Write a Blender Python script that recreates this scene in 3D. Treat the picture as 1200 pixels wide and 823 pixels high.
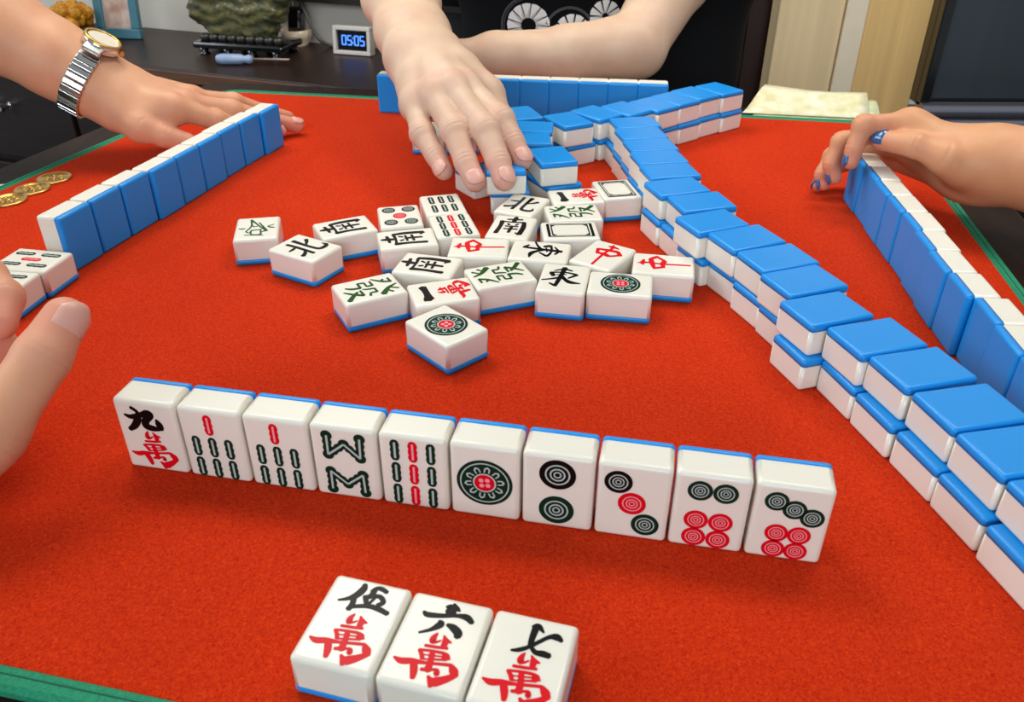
import bpy, bmesh, math, random
import numpy as np
from mathutils import Vector, Matrix
from mathutils.bvhtree import BVHTree

for o in list(bpy.data.objects):
    bpy.data.objects.remove(o, do_unlink=True)
scene = bpy.context.scene
COL = scene.collection
random.seed(7)
rng = np.random.default_rng(7)

# ------------------------------------------------------------------ camera
# table cloth is z = 0, camera 26 cm above it, looking 32 degrees down along +y
pitch, roll = 0.55816, -0.0041
cam_data = bpy.data.cameras.new('camera')
cam = bpy.data.objects.new('camera', cam_data)
COL.objects.link(cam)
fw = Vector((0, math.cos(pitch), -math.sin(pitch)))
rt = Vector((1, 0, 0))
dn = fw.cross(rt)
right = rt * math.cos(roll) + dn * math.sin(roll)
down = dn * math.cos(roll) - rt * math.sin(roll)
m = Matrix((right, -down, -fw)).transposed().to_4x4()
m.translation = (0, 0, 0.26473)
cam.matrix_world = m
cam_data.sensor_width = 36.0
cam_data.sensor_fit = 'HORIZONTAL'
cam_data.lens = 983.1 / 1200 * 36.0
cam_data.clip_start = 0.01
cam_data.dof.use_dof = True
cam_data.dof.focus_distance = 0.52
cam_data.dof.aperture_fstop = 24.0
scene.camera = cam

# ------------------------------------------------------------------ light
scene.view_settings.view_transform = 'Standard'
scene.view_settings.look = 'None'
scene.view_settings.gamma = 1.0
scene.view_settings.use_curve_mapping = False
scene.view_settings.exposure = -0.05
world = bpy.data.worlds.new('room_light')
scene.world = world
world.use_nodes = True
bg = world.node_tree.nodes['Background']
bg.inputs['Color'].default_value = (0.84, 0.93, 1.0, 1)
bg.inputs['Strength'].default_value = 0.33

def area(name, loc, target, sx, sy, power, color):
    d = bpy.data.lights.new(name, 'AREA')
    d.shape = 'RECTANGLE'
    d.size, d.size_y = sx, sy
    d.energy = power
    d.color = color
    o = bpy.data.objects.new(name, d)
    COL.objects.link(o)
    o.location = loc
    o.rotation_euler = (Vector(target) - Vector(loc)).to_track_quat('-Z', 'Y').to_euler()
    return o
area('ceiling_lamp_light', (-0.45, 1.10, 1.12), (-0.1, 0.6, 0), 0.7, 0.45, 10.2, (1.0, 0.955, 0.85))
area('back_fill_light', (0.55, 1.00, 1.35), (0.66, 1.6, -0.1), 0.6, 0.6, 13.0, (1.0, 0.94, 0.84))  # added fill, an unseen source that brightens the panelling at the back right
area('window_light', (-0.4, -4.2, 1.55), (0, 0.6, 0.1), 3.0, 1.6, 120.0, (0.84, 0.92, 1.0))
area('side_fill_light', (-3.6, 0.2, 1.95), (0.1, 0.45, 0.0), 2.2, 1.4, 66.0, (0.84, 0.92, 1.0))  # added fill from the left, lifts the left-facing tile sides

# ------------------------------------------------------------------ materials
def lin(c):
    c = c / 255.0
    return c / 12.92 if c <= 0.04045 else ((c + 0.055) / 1.055) ** 2.4
def srgb(r, g, b):
    return (lin(r), lin(g), lin(b), 1.0)
MATS = {}
def mat(name, col, rough=0.5, metal=0.0, vary=0.0, vscale=40.0, bump=0.0, bscale=200.0, stretch=None,
        coat=0.0, spec=0.5, emit=None, estr=0.0, sheen=0.0, col2=None, detail=4.0, sss=0.0, sssr=(0.004, 0.002, 0.001), trans=0.0):
    if name in MATS:
        return MATS[name]
    M = bpy.data.materials.new(name)
    M.use_nodes = True
    nt = M.node_tree
    b = nt.nodes['Principled BSDF']
    b.inputs['Base Color'].default_value = col
    b.inputs['Roughness'].default_value = rough
    b.inputs['Metallic'].default_value = metal
    b.inputs['Coat Weight'].default_value = coat
    b.inputs['Coat Roughness'].default_value = 0.08
    b.inputs['Specular IOR Level'].default_value = spec
    b.inputs['Transmission Weight'].default_value = trans
    if sheen:
        b.inputs['Sheen Weight'].default_value = sheen
        b.inputs['Sheen Tint'].default_value = col
        b.inputs['Sheen Roughness'].default_value = 0.6
    if sss:
        b.inputs['Subsurface Weight'].default_value = sss
        b.inputs['Subsurface Radius'].default_value = (1.0, sssr[1] / sssr[0], sssr[2] / sssr[0])
        b.inputs['Subsurface Scale'].default_value = sssr[0]
    if emit:
        b.inputs['Emission Color'].default_value = emit
        b.inputs['Emission Strength'].default_value = estr
    if vary or bump:
        tc = nt.nodes.new('ShaderNodeTexCoord')
        src = tc.outputs['Object']
        if stretch:
            mp = nt.nodes.new('ShaderNodeMapping')
            mp.inputs['Scale'].default_value = stretch
            nt.links.new(src, mp.inputs['Vector'])
            src = mp.outputs['Vector']
    if vary:
        n = nt.nodes.new('ShaderNodeTexNoise')
        n.inputs['Scale'].default_value = vscale
        n.inputs['Detail'].default_value = detail
        nt.links.new(src, n.inputs['Vector'])
        r = nt.nodes.new('ShaderNodeValToRGB')
        c2 = col2 or tuple(max(0.0, x * (1 - vary)) for x in col[:3]) + (1,)
        r.color_ramp.elements[0].position = 0.32
        r.color_ramp.elements[1].position = 0.68
        r.color_ramp.elements[0].color = c2
        r.color_ramp.elements[1].color = col
        nt.links.new(n.outputs['Fac'], r.inputs['Fac'])
        nt.links.new(r.outputs['Color'], b.inputs['Base Color'])
    if bump:
        n = nt.nodes.new('ShaderNodeTexNoise')
        n.inputs['Scale'].default_value = bscale
        n.inputs['Detail'].default_value = 3.0
        nt.links.new(src, n.inputs['Vector'])
        bp = nt.nodes.new('ShaderNodeBump')
        bp.inputs['Strength'].default_value = bump
        bp.inputs['Distance'].default_value = 0.001
        nt.links.new(n.outputs['Fac'], bp.inputs['Height'])
        nt.links.new(bp.outputs['Normal'], b.inputs['Normal'])
    MATS[name] = M
    return M

IVORY = mat('ivory_plastic', srgb(230, 226, 213), 0.3, coat=0.15, sss=0.25, sssr=(0.003, 0.0026, 0.0016))
BLUE = mat('blue_plastic', srgb(10, 140, 222), 0.34, bump=0.12, bscale=900.0, stretch=(1.0, 0.06, 1.0), spec=0.4)
INK_BLACK = mat('black_paint', srgb(12, 12, 12), 0.3, spec=0.1)
INK_RED = mat('red_paint', srgb(214, 12, 28), 0.3, spec=0.1)
INK_GREEN = mat('green_paint', srgb(10, 44, 28), 0.3, spec=0.1)
INK_FA = mat('leaf_green_paint', srgb(32, 78, 26), 0.3, spec=0.1)
INK_PALE = mat('pale_groove', srgb(176, 192, 188), 0.4)
INK_PINK = mat('pink_groove', srgb(238, 150, 160), 0.4)
RED_FELT = None
GREEN_TRIM = mat('green_binding', srgb(20, 150, 108), 0.8, vary=0.35, vscale=900.0, bump=0.5, bscale=1200.0)
GREEN_THREAD = mat('green_thread', srgb(6, 84, 62), 0.8)
DARK_WOOD = mat('dark_walnut', srgb(50, 32, 25), 0.38, vary=0.55, vscale=9.0, stretch=(1.0, 14.0, 14.0), spec=0.35, detail=8.0)
TABLE_WOOD = mat('table_wood', srgb(42, 23, 17), 0.5, vary=0.5, vscale=7.0, stretch=(16.0, 1.0, 8.0), spec=0.12, detail=8.0)
EDGE_WOOD = mat('brown_wood_edge', srgb(110, 74, 52), 0.4, vary=0.3, vscale=12.0, stretch=(1.0, 10.0, 10.0))  # lighter brown for the sideboard's front edge
GOLD = mat('brass', srgb(222, 178, 92), 0.28, metal=0.9, vary=0.25, vscale=160.0, bump=0.25, bscale=350.0)
STEEL = mat('polished_steel', srgb(215, 214, 212), 0.16, metal=1.0)
BLACK_GLOSS = mat('black_gloss', srgb(12, 12, 14), 0.12, coat=0.5)
BLACK_CLOTH = mat('black_cotton', srgb(12, 12, 14), 0.9, bump=0.3, bscale=500.0, spec=0.2)

def felt_material():
    M = bpy.data.materials.new('red_felt')
    M.use_nodes = True
    nt = M.node_tree
    b = nt.nodes['Principled BSDF']
    tc = nt.nodes.new('ShaderNodeTexCoord')
    # fibre clumps
    n1 = nt.nodes.new('ShaderNodeTexNoise'); n1.inputs['Scale'].default_value = 800.0; n1.inputs['Detail'].default_value = 5.0
    n1.inputs['Distortion'].default_value = 1.2
    n2 = nt.nodes.new('ShaderNodeTexNoise'); n2.inputs['Scale'].default_value = 9.0; n2.inputs['Detail'].default_value = 3.0
    for n in (n1, n2):
        nt.links.new(tc.outputs['Object'], n.inputs['Vector'])
    r1 = nt.nodes.new('ShaderNodeValToRGB')
    r1.color_ramp.elements[0].position = 0.3; r1.color_ramp.elements[0].color = srgb(176, 24, 4)
    r1.color_ramp.elements[1].position = 0.72; r1.color_ramp.elements[1].color = srgb(226, 64, 16)
    nt.links.new(n1.outputs['Fac'], r1.inputs['Fac'])
    mx = nt.nodes.new('ShaderNodeMix'); mx.data_type = 'RGBA'; mx.blend_type = 'MULTIPLY'
    mx.inputs['Factor'].default_value = 1.0
    r2 = nt.nodes.new('ShaderNodeValToRGB')
    r2.color_ramp.elements[0].position = 0.3; r2.color_ramp.elements[0].color = (0.90, 0.86, 0.86, 1)
    r2.color_ramp.elements[1].position = 0.7; r2.color_ramp.elements[1].color = (1, 1, 1, 1)
    nt.links.new(n2.outputs['Fac'], r2.inputs['Fac'])
    nt.links.new(r1.outputs['Color'], mx.inputs['A'])
    nt.links.new(r2.outputs['Color'], mx.inputs['B'])
    nt.links.new(mx.outputs['Result'], b.inputs['Base Color'])
    b.inputs['Roughness'].default_value = 1.0
    b.inputs['Specular IOR Level'].default_value = 0.1
    b.inputs['Sheen Weight'].default_value = 0.25
    b.inputs['Sheen Tint'].default_value = srgb(255, 110, 70)
    bp = nt.nodes.new('ShaderNodeBump'); bp.inputs['Strength'].default_value = 0.55; bp.inputs['Distance'].default_value = 0.0012
    nt.links.new(n1.outputs['Fac'], bp.inputs['Height'])
    nt.links.new(bp.outputs['Normal'], b.inputs['Normal'])
    return M
RED_FELT = felt_material()

# ------------------------------------------------------------------ object helpers
def link_mesh(name, me, material=None, parent=None, smooth=False):
    if material is not None and not me.materials:
        me.materials.append(material)
    if smooth:
        me.polygons.foreach_set('use_smooth', [True] * len(me.polygons))
    o = bpy.data.objects.new(name, me)
    COL.objects.link(o)
    if parent is not None:
        o.parent = parent
    return o
def from_bm(name, bm, material=None, parent=None, smooth=False):
    me = bpy.data.meshes.new(name)
    bm.normal_update()
    bm.to_mesh(me)
    bm.free()
    return link_mesh(name, me, material, parent, smooth)
def empty(name, loc=(0, 0, 0), rot=None):
    o = bpy.data.objects.new(name, None)
    o.empty_display_size = 0.02
    COL.objects.link(o)
    o.location = loc
    if rot is not None:
        o.rotation_euler = rot
    return o
def tag(o, label, cat, group=None):
    o['label'] = label
    o['category'] = cat
    if group:
        o['group'] = group
    return o
def structure(o):
    o['kind'] = 'structure'
    return o
def add_box(bm, cx, cy, cz, sx, sy, sz, rot=None):
    M = Matrix.Translation((cx, cy, cz))
    if rot is not None:
        M = M @ rot.to_4x4()
    M = M @ Matrix.Diagonal((sx, sy, sz, 1))
    return bmesh.ops.create_cube(bm, size=1.0, matrix=M)['verts']
def box(name, c, s, material, parent=None, bevel=0.0, seg=2, rot=None):
    bm = bmesh.new()
    add_box(bm, *c, *s, rot=rot)
    if bevel:
        bmesh.ops.bevel(bm, geom=bm.edges[:], offset=bevel, segments=seg, profile=0.5, affect='EDGES')
    return from_bm(name, bm, material, parent, smooth=False)
def lathe(bm, prof, n=32, M=None):
    M = M or Matrix.Identity(4)
    rings = []
    for r, z in prof:
        if r < 1e-7:
            rings.append([bm.verts.new(M @ Vector((0, 0, z)))])
        else:
            rings.append([bm.verts.new(M @ Vector((r * math.cos(2 * math.pi * i / n), r * math.sin(2 * math.pi * i / n), z))) for i in range(n)])
    for a, b in zip(rings, rings[1:]):
        for i in range(n):
            j = (i + 1) % n
            if len(a) == 1 and len(b) == 1:
                continue
            if len(a) == 1:
                bm.faces.new((a[0], b[i], b[j]))
            elif len(b) == 1:
                bm.faces.new((a[i], a[j], b[0]))
            else:
                bm.faces.new((a[i], a[j], b[j], b[i]))
def tube(bm, pts, r, n=8):
    pts = [Vector(p) for p in pts]
    rings = []
    for i, p in enumerate(pts):
        d = (pts[min(i + 1, len(pts) - 1)] - pts[max(i - 1, 0)]).normalized()
        u = d.orthogonal().normalized() if i == 0 else (rings[-1][1] - d * rings[-1][1].dot(d)).normalized()
        v = d.cross(u)
        rings.append(([bm.verts.new(p + (u * math.cos(2 * math.pi * k / n) + v * math.sin(2 * math.pi * k / n)) * r) for k in range(n)], u))
    for (a, _), (b, _) in zip(rings, rings[1:]):
        for k in range(n):
            bm.faces.new((a[k], a[(k + 1) % n], b[(k + 1) % n], b[k]))
    bm.faces.new(rings[0][0][::-1])
    bm.faces.new(rings[-1][0])
def catmull(pts, n=6):
    P = [np.array(p, float) for p in pts]
    P = [2 * P[0] - P[1]] + P + [2 * P[-1] - P[-2]]
    out = []
    for i in range(1, len(P) - 2):
        for k in range(n):
            t = k / n
            a, b, c, d = P[i - 1], P[i], P[i + 1], P[i + 2]
            out.append(0.5 * ((2 * b) + (c - a) * t + (2 * a - 5 * b + 4 * c - d) * t * t + (3 * b - a - 3 * c + d) * t ** 3))
    out.append(P[-2])
    return out

# ------------------------------------------------------------------ the setting
ZF = -0.76
o = structure(box('floor', (0, 1.2, ZF - 0.02), (5, 5, 0.04), mat('dark_floor', srgb(58, 40, 32), 0.4, vary=0.3, vscale=3.0, stretch=(1, 8, 1))))
o['label'] = 'dark brown floor below the table'
YAW = Matrix.Rotation(math.radians(-20), 3, 'Z')
WALLW = mat('white_wall', srgb(226, 219, 206), 0.8, vary=0.06, vscale=5.0, bump=0.1, bscale=80.0)
w = structure(box('wall_back', (0, 0, 0), (2.2, 0.05, 1.9), WALLW))
w.location = (-1.084, 2.030, 0.19)
w.rotation_euler = (0, 0, math.radians(-20))
w['label'] = 'off-white wall behind the sideboard'
# right-hand background: dark folding door, pale wood panelling
PANEL_A = mat('pale_birch', srgb(232, 204, 158), 0.5, vary=0.12, vscale=6.0, stretch=(12, 12, 0.6))
PANEL_B = mat('cream_strip', srgb(236, 220, 192), 0.5, vary=0.05)
PANEL_C = mat('honey_maple', srgb(238, 196, 128), 0.45, vary=0.16, vscale=5.0, stretch=(14, 14, 0.5))
DOORW = mat('dark_mahogany', srgb(44, 20, 18), 0.4, vary=0.4, vscale=6.0, stretch=(10, 10, 0.6))
DOORB = mat('black_recess', srgb(12, 9, 9), 0.6)
wr = structure(empty('wall_right', (0.58, 1.55, ZF)))
wr['label'] = 'pale wooden panelling beside the dark door'
for x0, x1, dy, M_ in ((0.455, 0.566, 0.0, PANEL_A), (0.568, 0.604, -0.006, PANEL_B), (0.606, 0.716, 0.0, PANEL_C)):
    box('panel', ((x0 + x1) / 2 - 0.58, dy, 0.75), (x1 - x0, 0.05, 1.5), M_, wr, 0.002, 1)
box('floor_block', (0.462 - 0.58, -0.045, 0.60), (0.016, 0.03, 0.045), mat('grey_block', srgb(110, 96, 80), 0.6), wr, 0.002, 1)
ws = structure(box('wall_side', (1.75, 1.80, 0.19), (1.70, 0.05, 1.9), WALLW))
ws['label'] = 'off-white wall behind the television'
dr = structure(empty('door_1', (0.20, 1.62, ZF)))
dr['label'] = 'dark brown folding door behind the seated person'
for x0, x1, dy, M_ in ((-0.18, 0.298, 0.02, DOORB), (0.30, 0.318, 0.0, DOORW), (0.32, 0.372, 0.02, DOORB), (0.374, 0.418, 0.0, DOORW), (0.420, 0.520, 0.003, DOORW)):
    box('panel', ((x0 + x1) / 2 - 0.20, dy, 0.75), (x1 - x0 - 0.001, 0.05, 1.5), M_, dr, 0.003, 1)

# ------------------------------------------------------------------ table and mat
MATQ = [Vector((-0.568, 0.282)), Vector((0.277, 0.0976)), Vector((0.401, 0.879)), Vector((-0.3365, 1.0))]
def grow(q, d):
    c = sum(q, Vector((0, 0))) / 4
    n = len(q); out = []
    for i in range(n):
        a, b, e = q[i - 1], q[i], q[(i + 1) % n]
        u = (b - a).normalized(); v = (e - b).normalized()
        nu = Vector((u.y, -u.x)); nv = Vector((v.y, -v.x))
        k = (nu + nv) / (1 + nu.dot(nv))
        out.append(b + k * d)
    return out
def rounded(q, r, n=6):
    out = []
    for i in range(len(q)):
        a, b, e = q[i - 1], q[i], q[(i + 1) % len(q)]
        p = b + (a - b).normalized() * r; s = b + (e - b).normalized() * r
        for k in range(n + 1):
            t = k / n
            out.append(p * (1 - t) ** 2 + b * 2 * t * (1 - t) + s * t * t)
    return out
def slab(name, poly, z0, z1, material, parent=None, bevel=0.0):
    bm = bmesh.new()
    f = bm.faces.new([bm.verts.new((p.x, p.y, z0)) for p in poly])
    f.normal_flip() if f.normal.z > 0 else None
    r = bmesh.ops.extrude_face_region(bm, geom=[f])
    for v in [e for e in r['geom'] if isinstance(e, bmesh.types.BMVert)]:
        v.co.z = z1
    bmesh.ops.recalc_face_normals(bm, faces=bm.faces[:])
    if bevel:
        ed = [e for e in bm.edges if abs(e.verts[0].co.z - z1) < 1e-6 and abs(e.verts[1].co.z - z1) < 1e-6]
        bmesh.ops.bevel(bm, geom=ed, offset=bevel, segments=2, profile=0.5, affect='EDGES')
    return from_bm(name, bm, material, parent)
tb = tag(empty('table', (-0.06, 0.56, ZF)), 'dark wooden table under the red playing mat', 'table')
off = Vector((-0.06, 0.56))
tq = [p - off for p in grow(MATQ, 0.055)]
slab('table_top', rounded(tq, 0.03), -ZF - 0.033, -ZF - 0.004, TABLE_WOOD, tb, 0.004)
for p in grow(MATQ, 0.0):
    q = (p - off) * 0.9
    box('leg', (q.x, q.y, (-ZF - 0.033) / 2), (0.05, 0.05, -ZF - 0.033), TABLE_WOOD, tb, 0.004)
for i in range(4):
    a = [(p - off) * 0.9 for p in MATQ][i]; b_ = [(p - off) * 0.9 for p in MATQ][(i + 1) % 4]
    d = b_ - a; ang = math.atan2(d.y, d.x)
    box('apron', ((a.x + b_.x) / 2, (a.y + b_.y) / 2, -ZF - 0.033 - 0.04), (d.length - 0.05, 0.02, 0.08), TABLE_WOOD, tb, rot=Matrix.Rotation(ang, 3, 'Z'))
pm = tag(empty('playing_mat', (-0.06, 0.56, -0.004)), 'red felt playing mat with stitched green border on the table', 'mat')
inner = rounded([p - off for p in grow(MATQ, -0.003)], 0.02)
slab('felt', inner, 0.0, 0.004, RED_FELT, pm)
# green binding: a rounded tape folded over the edge, with a stitch line
def ring_strip(name, d0, d1, z0, z1, material, parent, rr=0.022):
    a = rounded([p - off for p in grow(MATQ, d0)], rr); b = rounded([p - off for p in grow(MATQ, d1)], rr)
    prof = [(0.0, 0.0), (0.0, 0.7), (0.2, 1.0), (0.8, 1.0), (1.0, 0.6), (1.0, 0.0)]
    bm = bmesh.new(); R = []
    for p, q in zip(a, b):
        R.append([bm.verts.new((p.x + (q.x - p.x) * t, p.y + (q.y - p.y) * t, z0 + (z1 - z0) * h)) for t, h in prof])
    n = len(R)
    for i in range(n):
        for k in range(len(prof) - 1):
            bm.faces.new((R[i][k], R[(i + 1) % n][k], R[(i + 1) % n][k + 1], R[i][k + 1]))
    bmesh.ops.recalc_face_normals(bm, faces=bm.faces[:])
    return from_bm(name, bm, material, parent)
bd = ring_strip('binding', -0.0035, 0.0065, 0.0, 0.0050, GREEN_TRIM, pm)
ring_strip('stitch_line', 0.0005, 0.0011, 0.0045, 0.0053, GREEN_THREAD, bd)

# ------------------------------------------------------------------ mahjong tiles
TW, TH, TD, BACK = 0.0311, 0.0405, 0.0196, 0.0043
def tile_meshes():
    out = []
    for part in ('body', 'back'):
        bm = bmesh.new()
        add_box(bm, 0, 0, TD / 2, TW, TH, TD)
        bmesh.ops.bevel(bm, geom=bm.edges[:], offset=0.0021, segments=4, profile=0.5, affect='EDGES')
        g = bm.verts[:] + bm.edges[:] + bm.faces[:]
        r = bmesh.ops.bisect_plane(bm, geom=g, plane_co=(0, 0, BACK), plane_no=(0, 0, 1), clear_inner=(part == 'body'), clear_outer=(part == 'back'))
        ed = [e for e in r['geom_cut'] if isinstance(e, bmesh.types.BMEdge)]
        bmesh.ops.holes_fill(bm, edges=ed)
        if part == 'back':     # the blue back stands a hair proud of the ivory
            for v in bm.verts:
                v.co.x *= 1.004; v.co.y *= 1.003
        me = bpy.data.meshes.new('tile_' + part)
        bm.normal_update(); bm.to_mesh(me); bm.free()
        me.materials.append(IVORY if part == 'body' else BLUE)
        me.polygons.foreach_set('use_smooth', [True] * len(me.polygons))
        out.append(me)
    return out
ME_BODY, ME_BACK = tile_meshes()
for me in (ME_BODY, ME_BACK):
    # keep the large flat faces flat and the rounded edges soft
    big = max(p.area for p in me.polygons)
    me.polygons.foreach_set('use_smooth', [p.area < big * 0.2 for p in me.polygons])

ZT = TD + 0.00004      # marks sit on the face
def brush(strokes, dx=0.0, dy=0.0, s=1.0):
    bm = bmesh.new()
    for si, st in enumerate(strokes):
        P = np.array(st, float).reshape(-1, 3)
        P = np.array(catmull(P, 5)) if len(P) > 2 else np.array([P[0] * (1 - t) + P[1] * t for t in np.linspace(0, 1, 4)])
        z = ZT + 0.00009 + 0.000004 * si
        L, R_ = [], []
        for i in range(len(P)):
            d = P[min(i + 1, len(P) - 1)][:2] - P[max(i - 1, 0)][:2]
            d = d / (np.hypot(*d) + 1e-9)
            n = np.array([-d[1], d[0]])
            w_ = max(P[i][2] * 1.35, 0.16)
            L.append((P[i][:2] + n * w_)); R_.append((P[i][:2] - n * w_))
        d0 = P[1][:2] - P[0][:2]; d0 = d0 / (np.hypot(*d0) + 1e-9)
        d1 = P[-1][:2] - P[-2][:2]; d1 = d1 / (np.hypot(*d1) + 1e-9)
        ring = [P[0][:2] - d0 * P[0][2] * 0.7] + L + [P[-1][:2] + d1 * P[-1][2] * 0.7] + R_[::-1]
        def vv(p, zz):
            return bm.verts.new(((p[0] * s + dx) / 1000, (p[1] * s + dy) / 1000, zz))
        n = len(L)
        Lt = [vv(p, z) for p in L]; Rt = [vv(p, z) for p in R_]
        a = vv(ring[0], z); b = vv(ring[n + 1], z)
        bm.faces.new((a, Rt[0], Lt[0])); bm.faces.new((b, Lt[-1], Rt[-1]))
        for i in range(n - 1):
            bm.faces.new((Rt[i], Rt[i + 1], Lt[i + 1], Lt[i]))
        top = [a] + Rt + [b] + Lt[::-1]
        low = [bm.verts.new((v.co.x, v.co.y, ZT - 0.0001)) for v in top]
        m_ = len(top)
        for i in range(m_):
            j = (i + 1) % m_
            bm.faces.new((low[i], low[j], top[j], top[i]))
    me = bpy.data.meshes.new('brush_mark')
    bm.normal_update(); bm.to_mesh(me); bm.free()
    return me
def poly_plate(pts, z0, z1):
    """flat plate from a polygon in millimetres"""
    bm = bmesh.new()
    t = [bm.verts.new((x / 1000, y / 1000, z1)) for x, y in pts]
    l = [bm.verts.new((x / 1000, y / 1000, z0)) for x, y in pts]
    bm.faces.new(t)
    for i in range(len(t)):
        j = (i + 1) % len(t)
        bm.faces.new((l[i], l[j], t[j], t[i]))
    return bm
def annuli(rs, z, n=28, cx=0.0, cy=0.0):
    bm = bmesh.new()
    for r0, r1 in rs:
        A = [bm.verts.new(((cx + r0 * math.cos(2 * math.pi * i / n)) / 1000, (cy + r0 * math.sin(2 * math.pi * i / n)) / 1000, z)) for i in range(n)]
        B = [bm.verts.new(((cx + r1 * math.cos(2 * math.pi * i / n)) / 1000, (cy + r1 * math.sin(2 * math.pi * i / n)) / 1000, z)) for i in range(n)]
        for i in range(n):
            j = (i + 1) % n
            bm.faces.new((A[i], B[i], B[j], A[j]))
    return bm
def mesh_of(bm, name, material):
    me = bpy.data.meshes.new(name)
    bm.normal_update(); bm.to_mesh(me); bm.free()
    me.materials.append(material)
    return me
_cache = {}
def dot_meshes(r, colour):
    k = ('dot', r, colour)
    if k not in _cache:
        base = {'green': INK_GREEN, 'red': INK_RED, 'black': INK_BLACK}[colour]
        circ = [(r * math.cos(2 * math.pi * i / 28), r * math.sin(2 * math.pi * i / 28)) for i in range(28)]
        rings = [(0.14 * r, 0.22 * r), (0.34 * r, 0.43 * r), (0.60 * r, 0.69 * r)]
        _cache[k] = (mesh_of(poly_plate(circ, ZT - 0.0001, ZT + 0.0001), 'circle', base),
                     mesh_of(annuli(rings, ZT + 0.00016), 'ring_groove', INK_PINK if colour == 'red' else INK_PALE))
    return _cache[k]
def stick_meshes(length, colour):
    k = ('stick', length, colour)
    if k not in _cache:
        base = {'green': INK_GREEN, 'red': INK_RED}[colour]
        hw, pts = 2.25, []
        N = 20
        for i in range(N + 1):
            t = i / N
            pts.append((hw + 0.4 * abs(math.sin(t * math.pi * 3)) - 0.45, -length / 2 + 1.2 + (length - 2.4) * t))
        cap = [(1.75 * math.cos(a), length / 2 - 1.2 + 1.2 * math.sin(a)) for a in np.linspace(0.3, math.pi - 0.3, 6)]
        right_ = pts
        left_ = [(-x, y) for x, y in pts[::-1]]
        bot = [(-x, -y) for x, y in cap]
        core = [(-0.5, -length / 2 + 1.4), (0.5, -length / 2 + 1.4), (0.5, length / 2 - 1.4), (-0.5, length / 2 - 1.5)]
        _cache[k] = (mesh_of(poly_plate(right_ + cap + left_ + bot, ZT - 0.0001, ZT + 0.0001), 'bamboo_stick', base),
                     mesh_of(poly_plate(core, ZT, ZT + 0.00016), 'core_groove', INK_PINK if colour == 'red' else INK_PALE))
    return _cache[k]

# placed tiles: name, layer, x, y, heading in degrees
TILES_up = [
    ('1bird', 0, -0.1838, 0.5585, 100.6),
    ('2bei', 0, -0.1424, 0.5261, 150.1),
    ('3nan', 0, -0.1211, 0.5614, -153.2),
    ('4dot5', 0, -0.0838, 0.5819, 102.2),
    ('5bam6', 0, -0.0535, 0.6052, 104.2),
    ('6bam9', 0, -0.0428, 0.5657, 105.0),
    ('7nan', 0, -0.0741, 0.5420, -166.4),
    ('8nan', 0, -0.0559, 0.5000, 165.9),
    ('9zhong', 0, -0.0231, 0.5276, 176.4),
    ('10fa', 0, -0.0897, 0.4664, 28.0),
    ('11yi', 0, -0.0432, 0.4626, -162.8),
    ('12dot1', 0, -0.0383, 0.4215, 132.6),
    ('13fa', 0, -0.0079, 0.4866, -159.3),
    ('14dong', 0, 0.0330, 0.4813, 79.4),
    ('15dot1', 0, 0.0686, 0.4739, 170.6),
    ('16zhong', 0, 0.1003, 0.5019, 169.9),
    ('17dong', 0, 0.0188, 0.5220, -9.7),
    ('18zhong', 0, 0.0614, 0.5166, 56.2),
    ('19nan', 0, -0.0007, 0.5625, 78.0),
    ('20bei', 0, 0.0073, 0.6051, 67.1),
    ('21yi', 0, 0.0494, 0.6229, -170.1),
    ('22fa', 0, 0.0456, 0.5897, -173.5),
    ('23bai', 0, 0.0414, 0.5569, -177.0),
    ('24bai', 0, 0.0833, 0.6385, 100.7),
    ('trio0', 0, -0.0574, 0.2065, 74.9),
    ('trio1', 0, -0.0263, 0.1980, 74.9),
    ('trio2', 0, 0.0048, 0.1896, 74.9),
    ('under0', 0, -0.0797, 0.7974, 90.0),
    ('under1', 0, -0.0477, 0.7964, 88.0),
    ('pair0', 0, -0.3203, 0.5053, 170.0),
    ('pair1', 0, -0.3275, 0.4738, 172.0),
]
TILES_row = [
    ('hand0', 0, -0.1683, 0.3232, -11.3),
    ('hand1', 0, -0.1366, 0.3169, -11.3),
    ('hand2', 0, -0.1049, 0.3106, -11.3),
    ('hand3', 0, -0.0732, 0.3042, -11.3),
    ('hand4', 0, -0.0416, 0.2979, -11.3),
    ('hand5', 0, -0.0099, 0.2916, -11.3),
    ('hand6', 0, 0.0218, 0.2852, -11.3),
    ('hand7', 0, 0.0535, 0.2789, -11.3),
    ('hand8', 0, 0.0851, 0.2726, -11.3),
    ('hand9', 0, 0.1168, 0.2663, -11.3),
]
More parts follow.
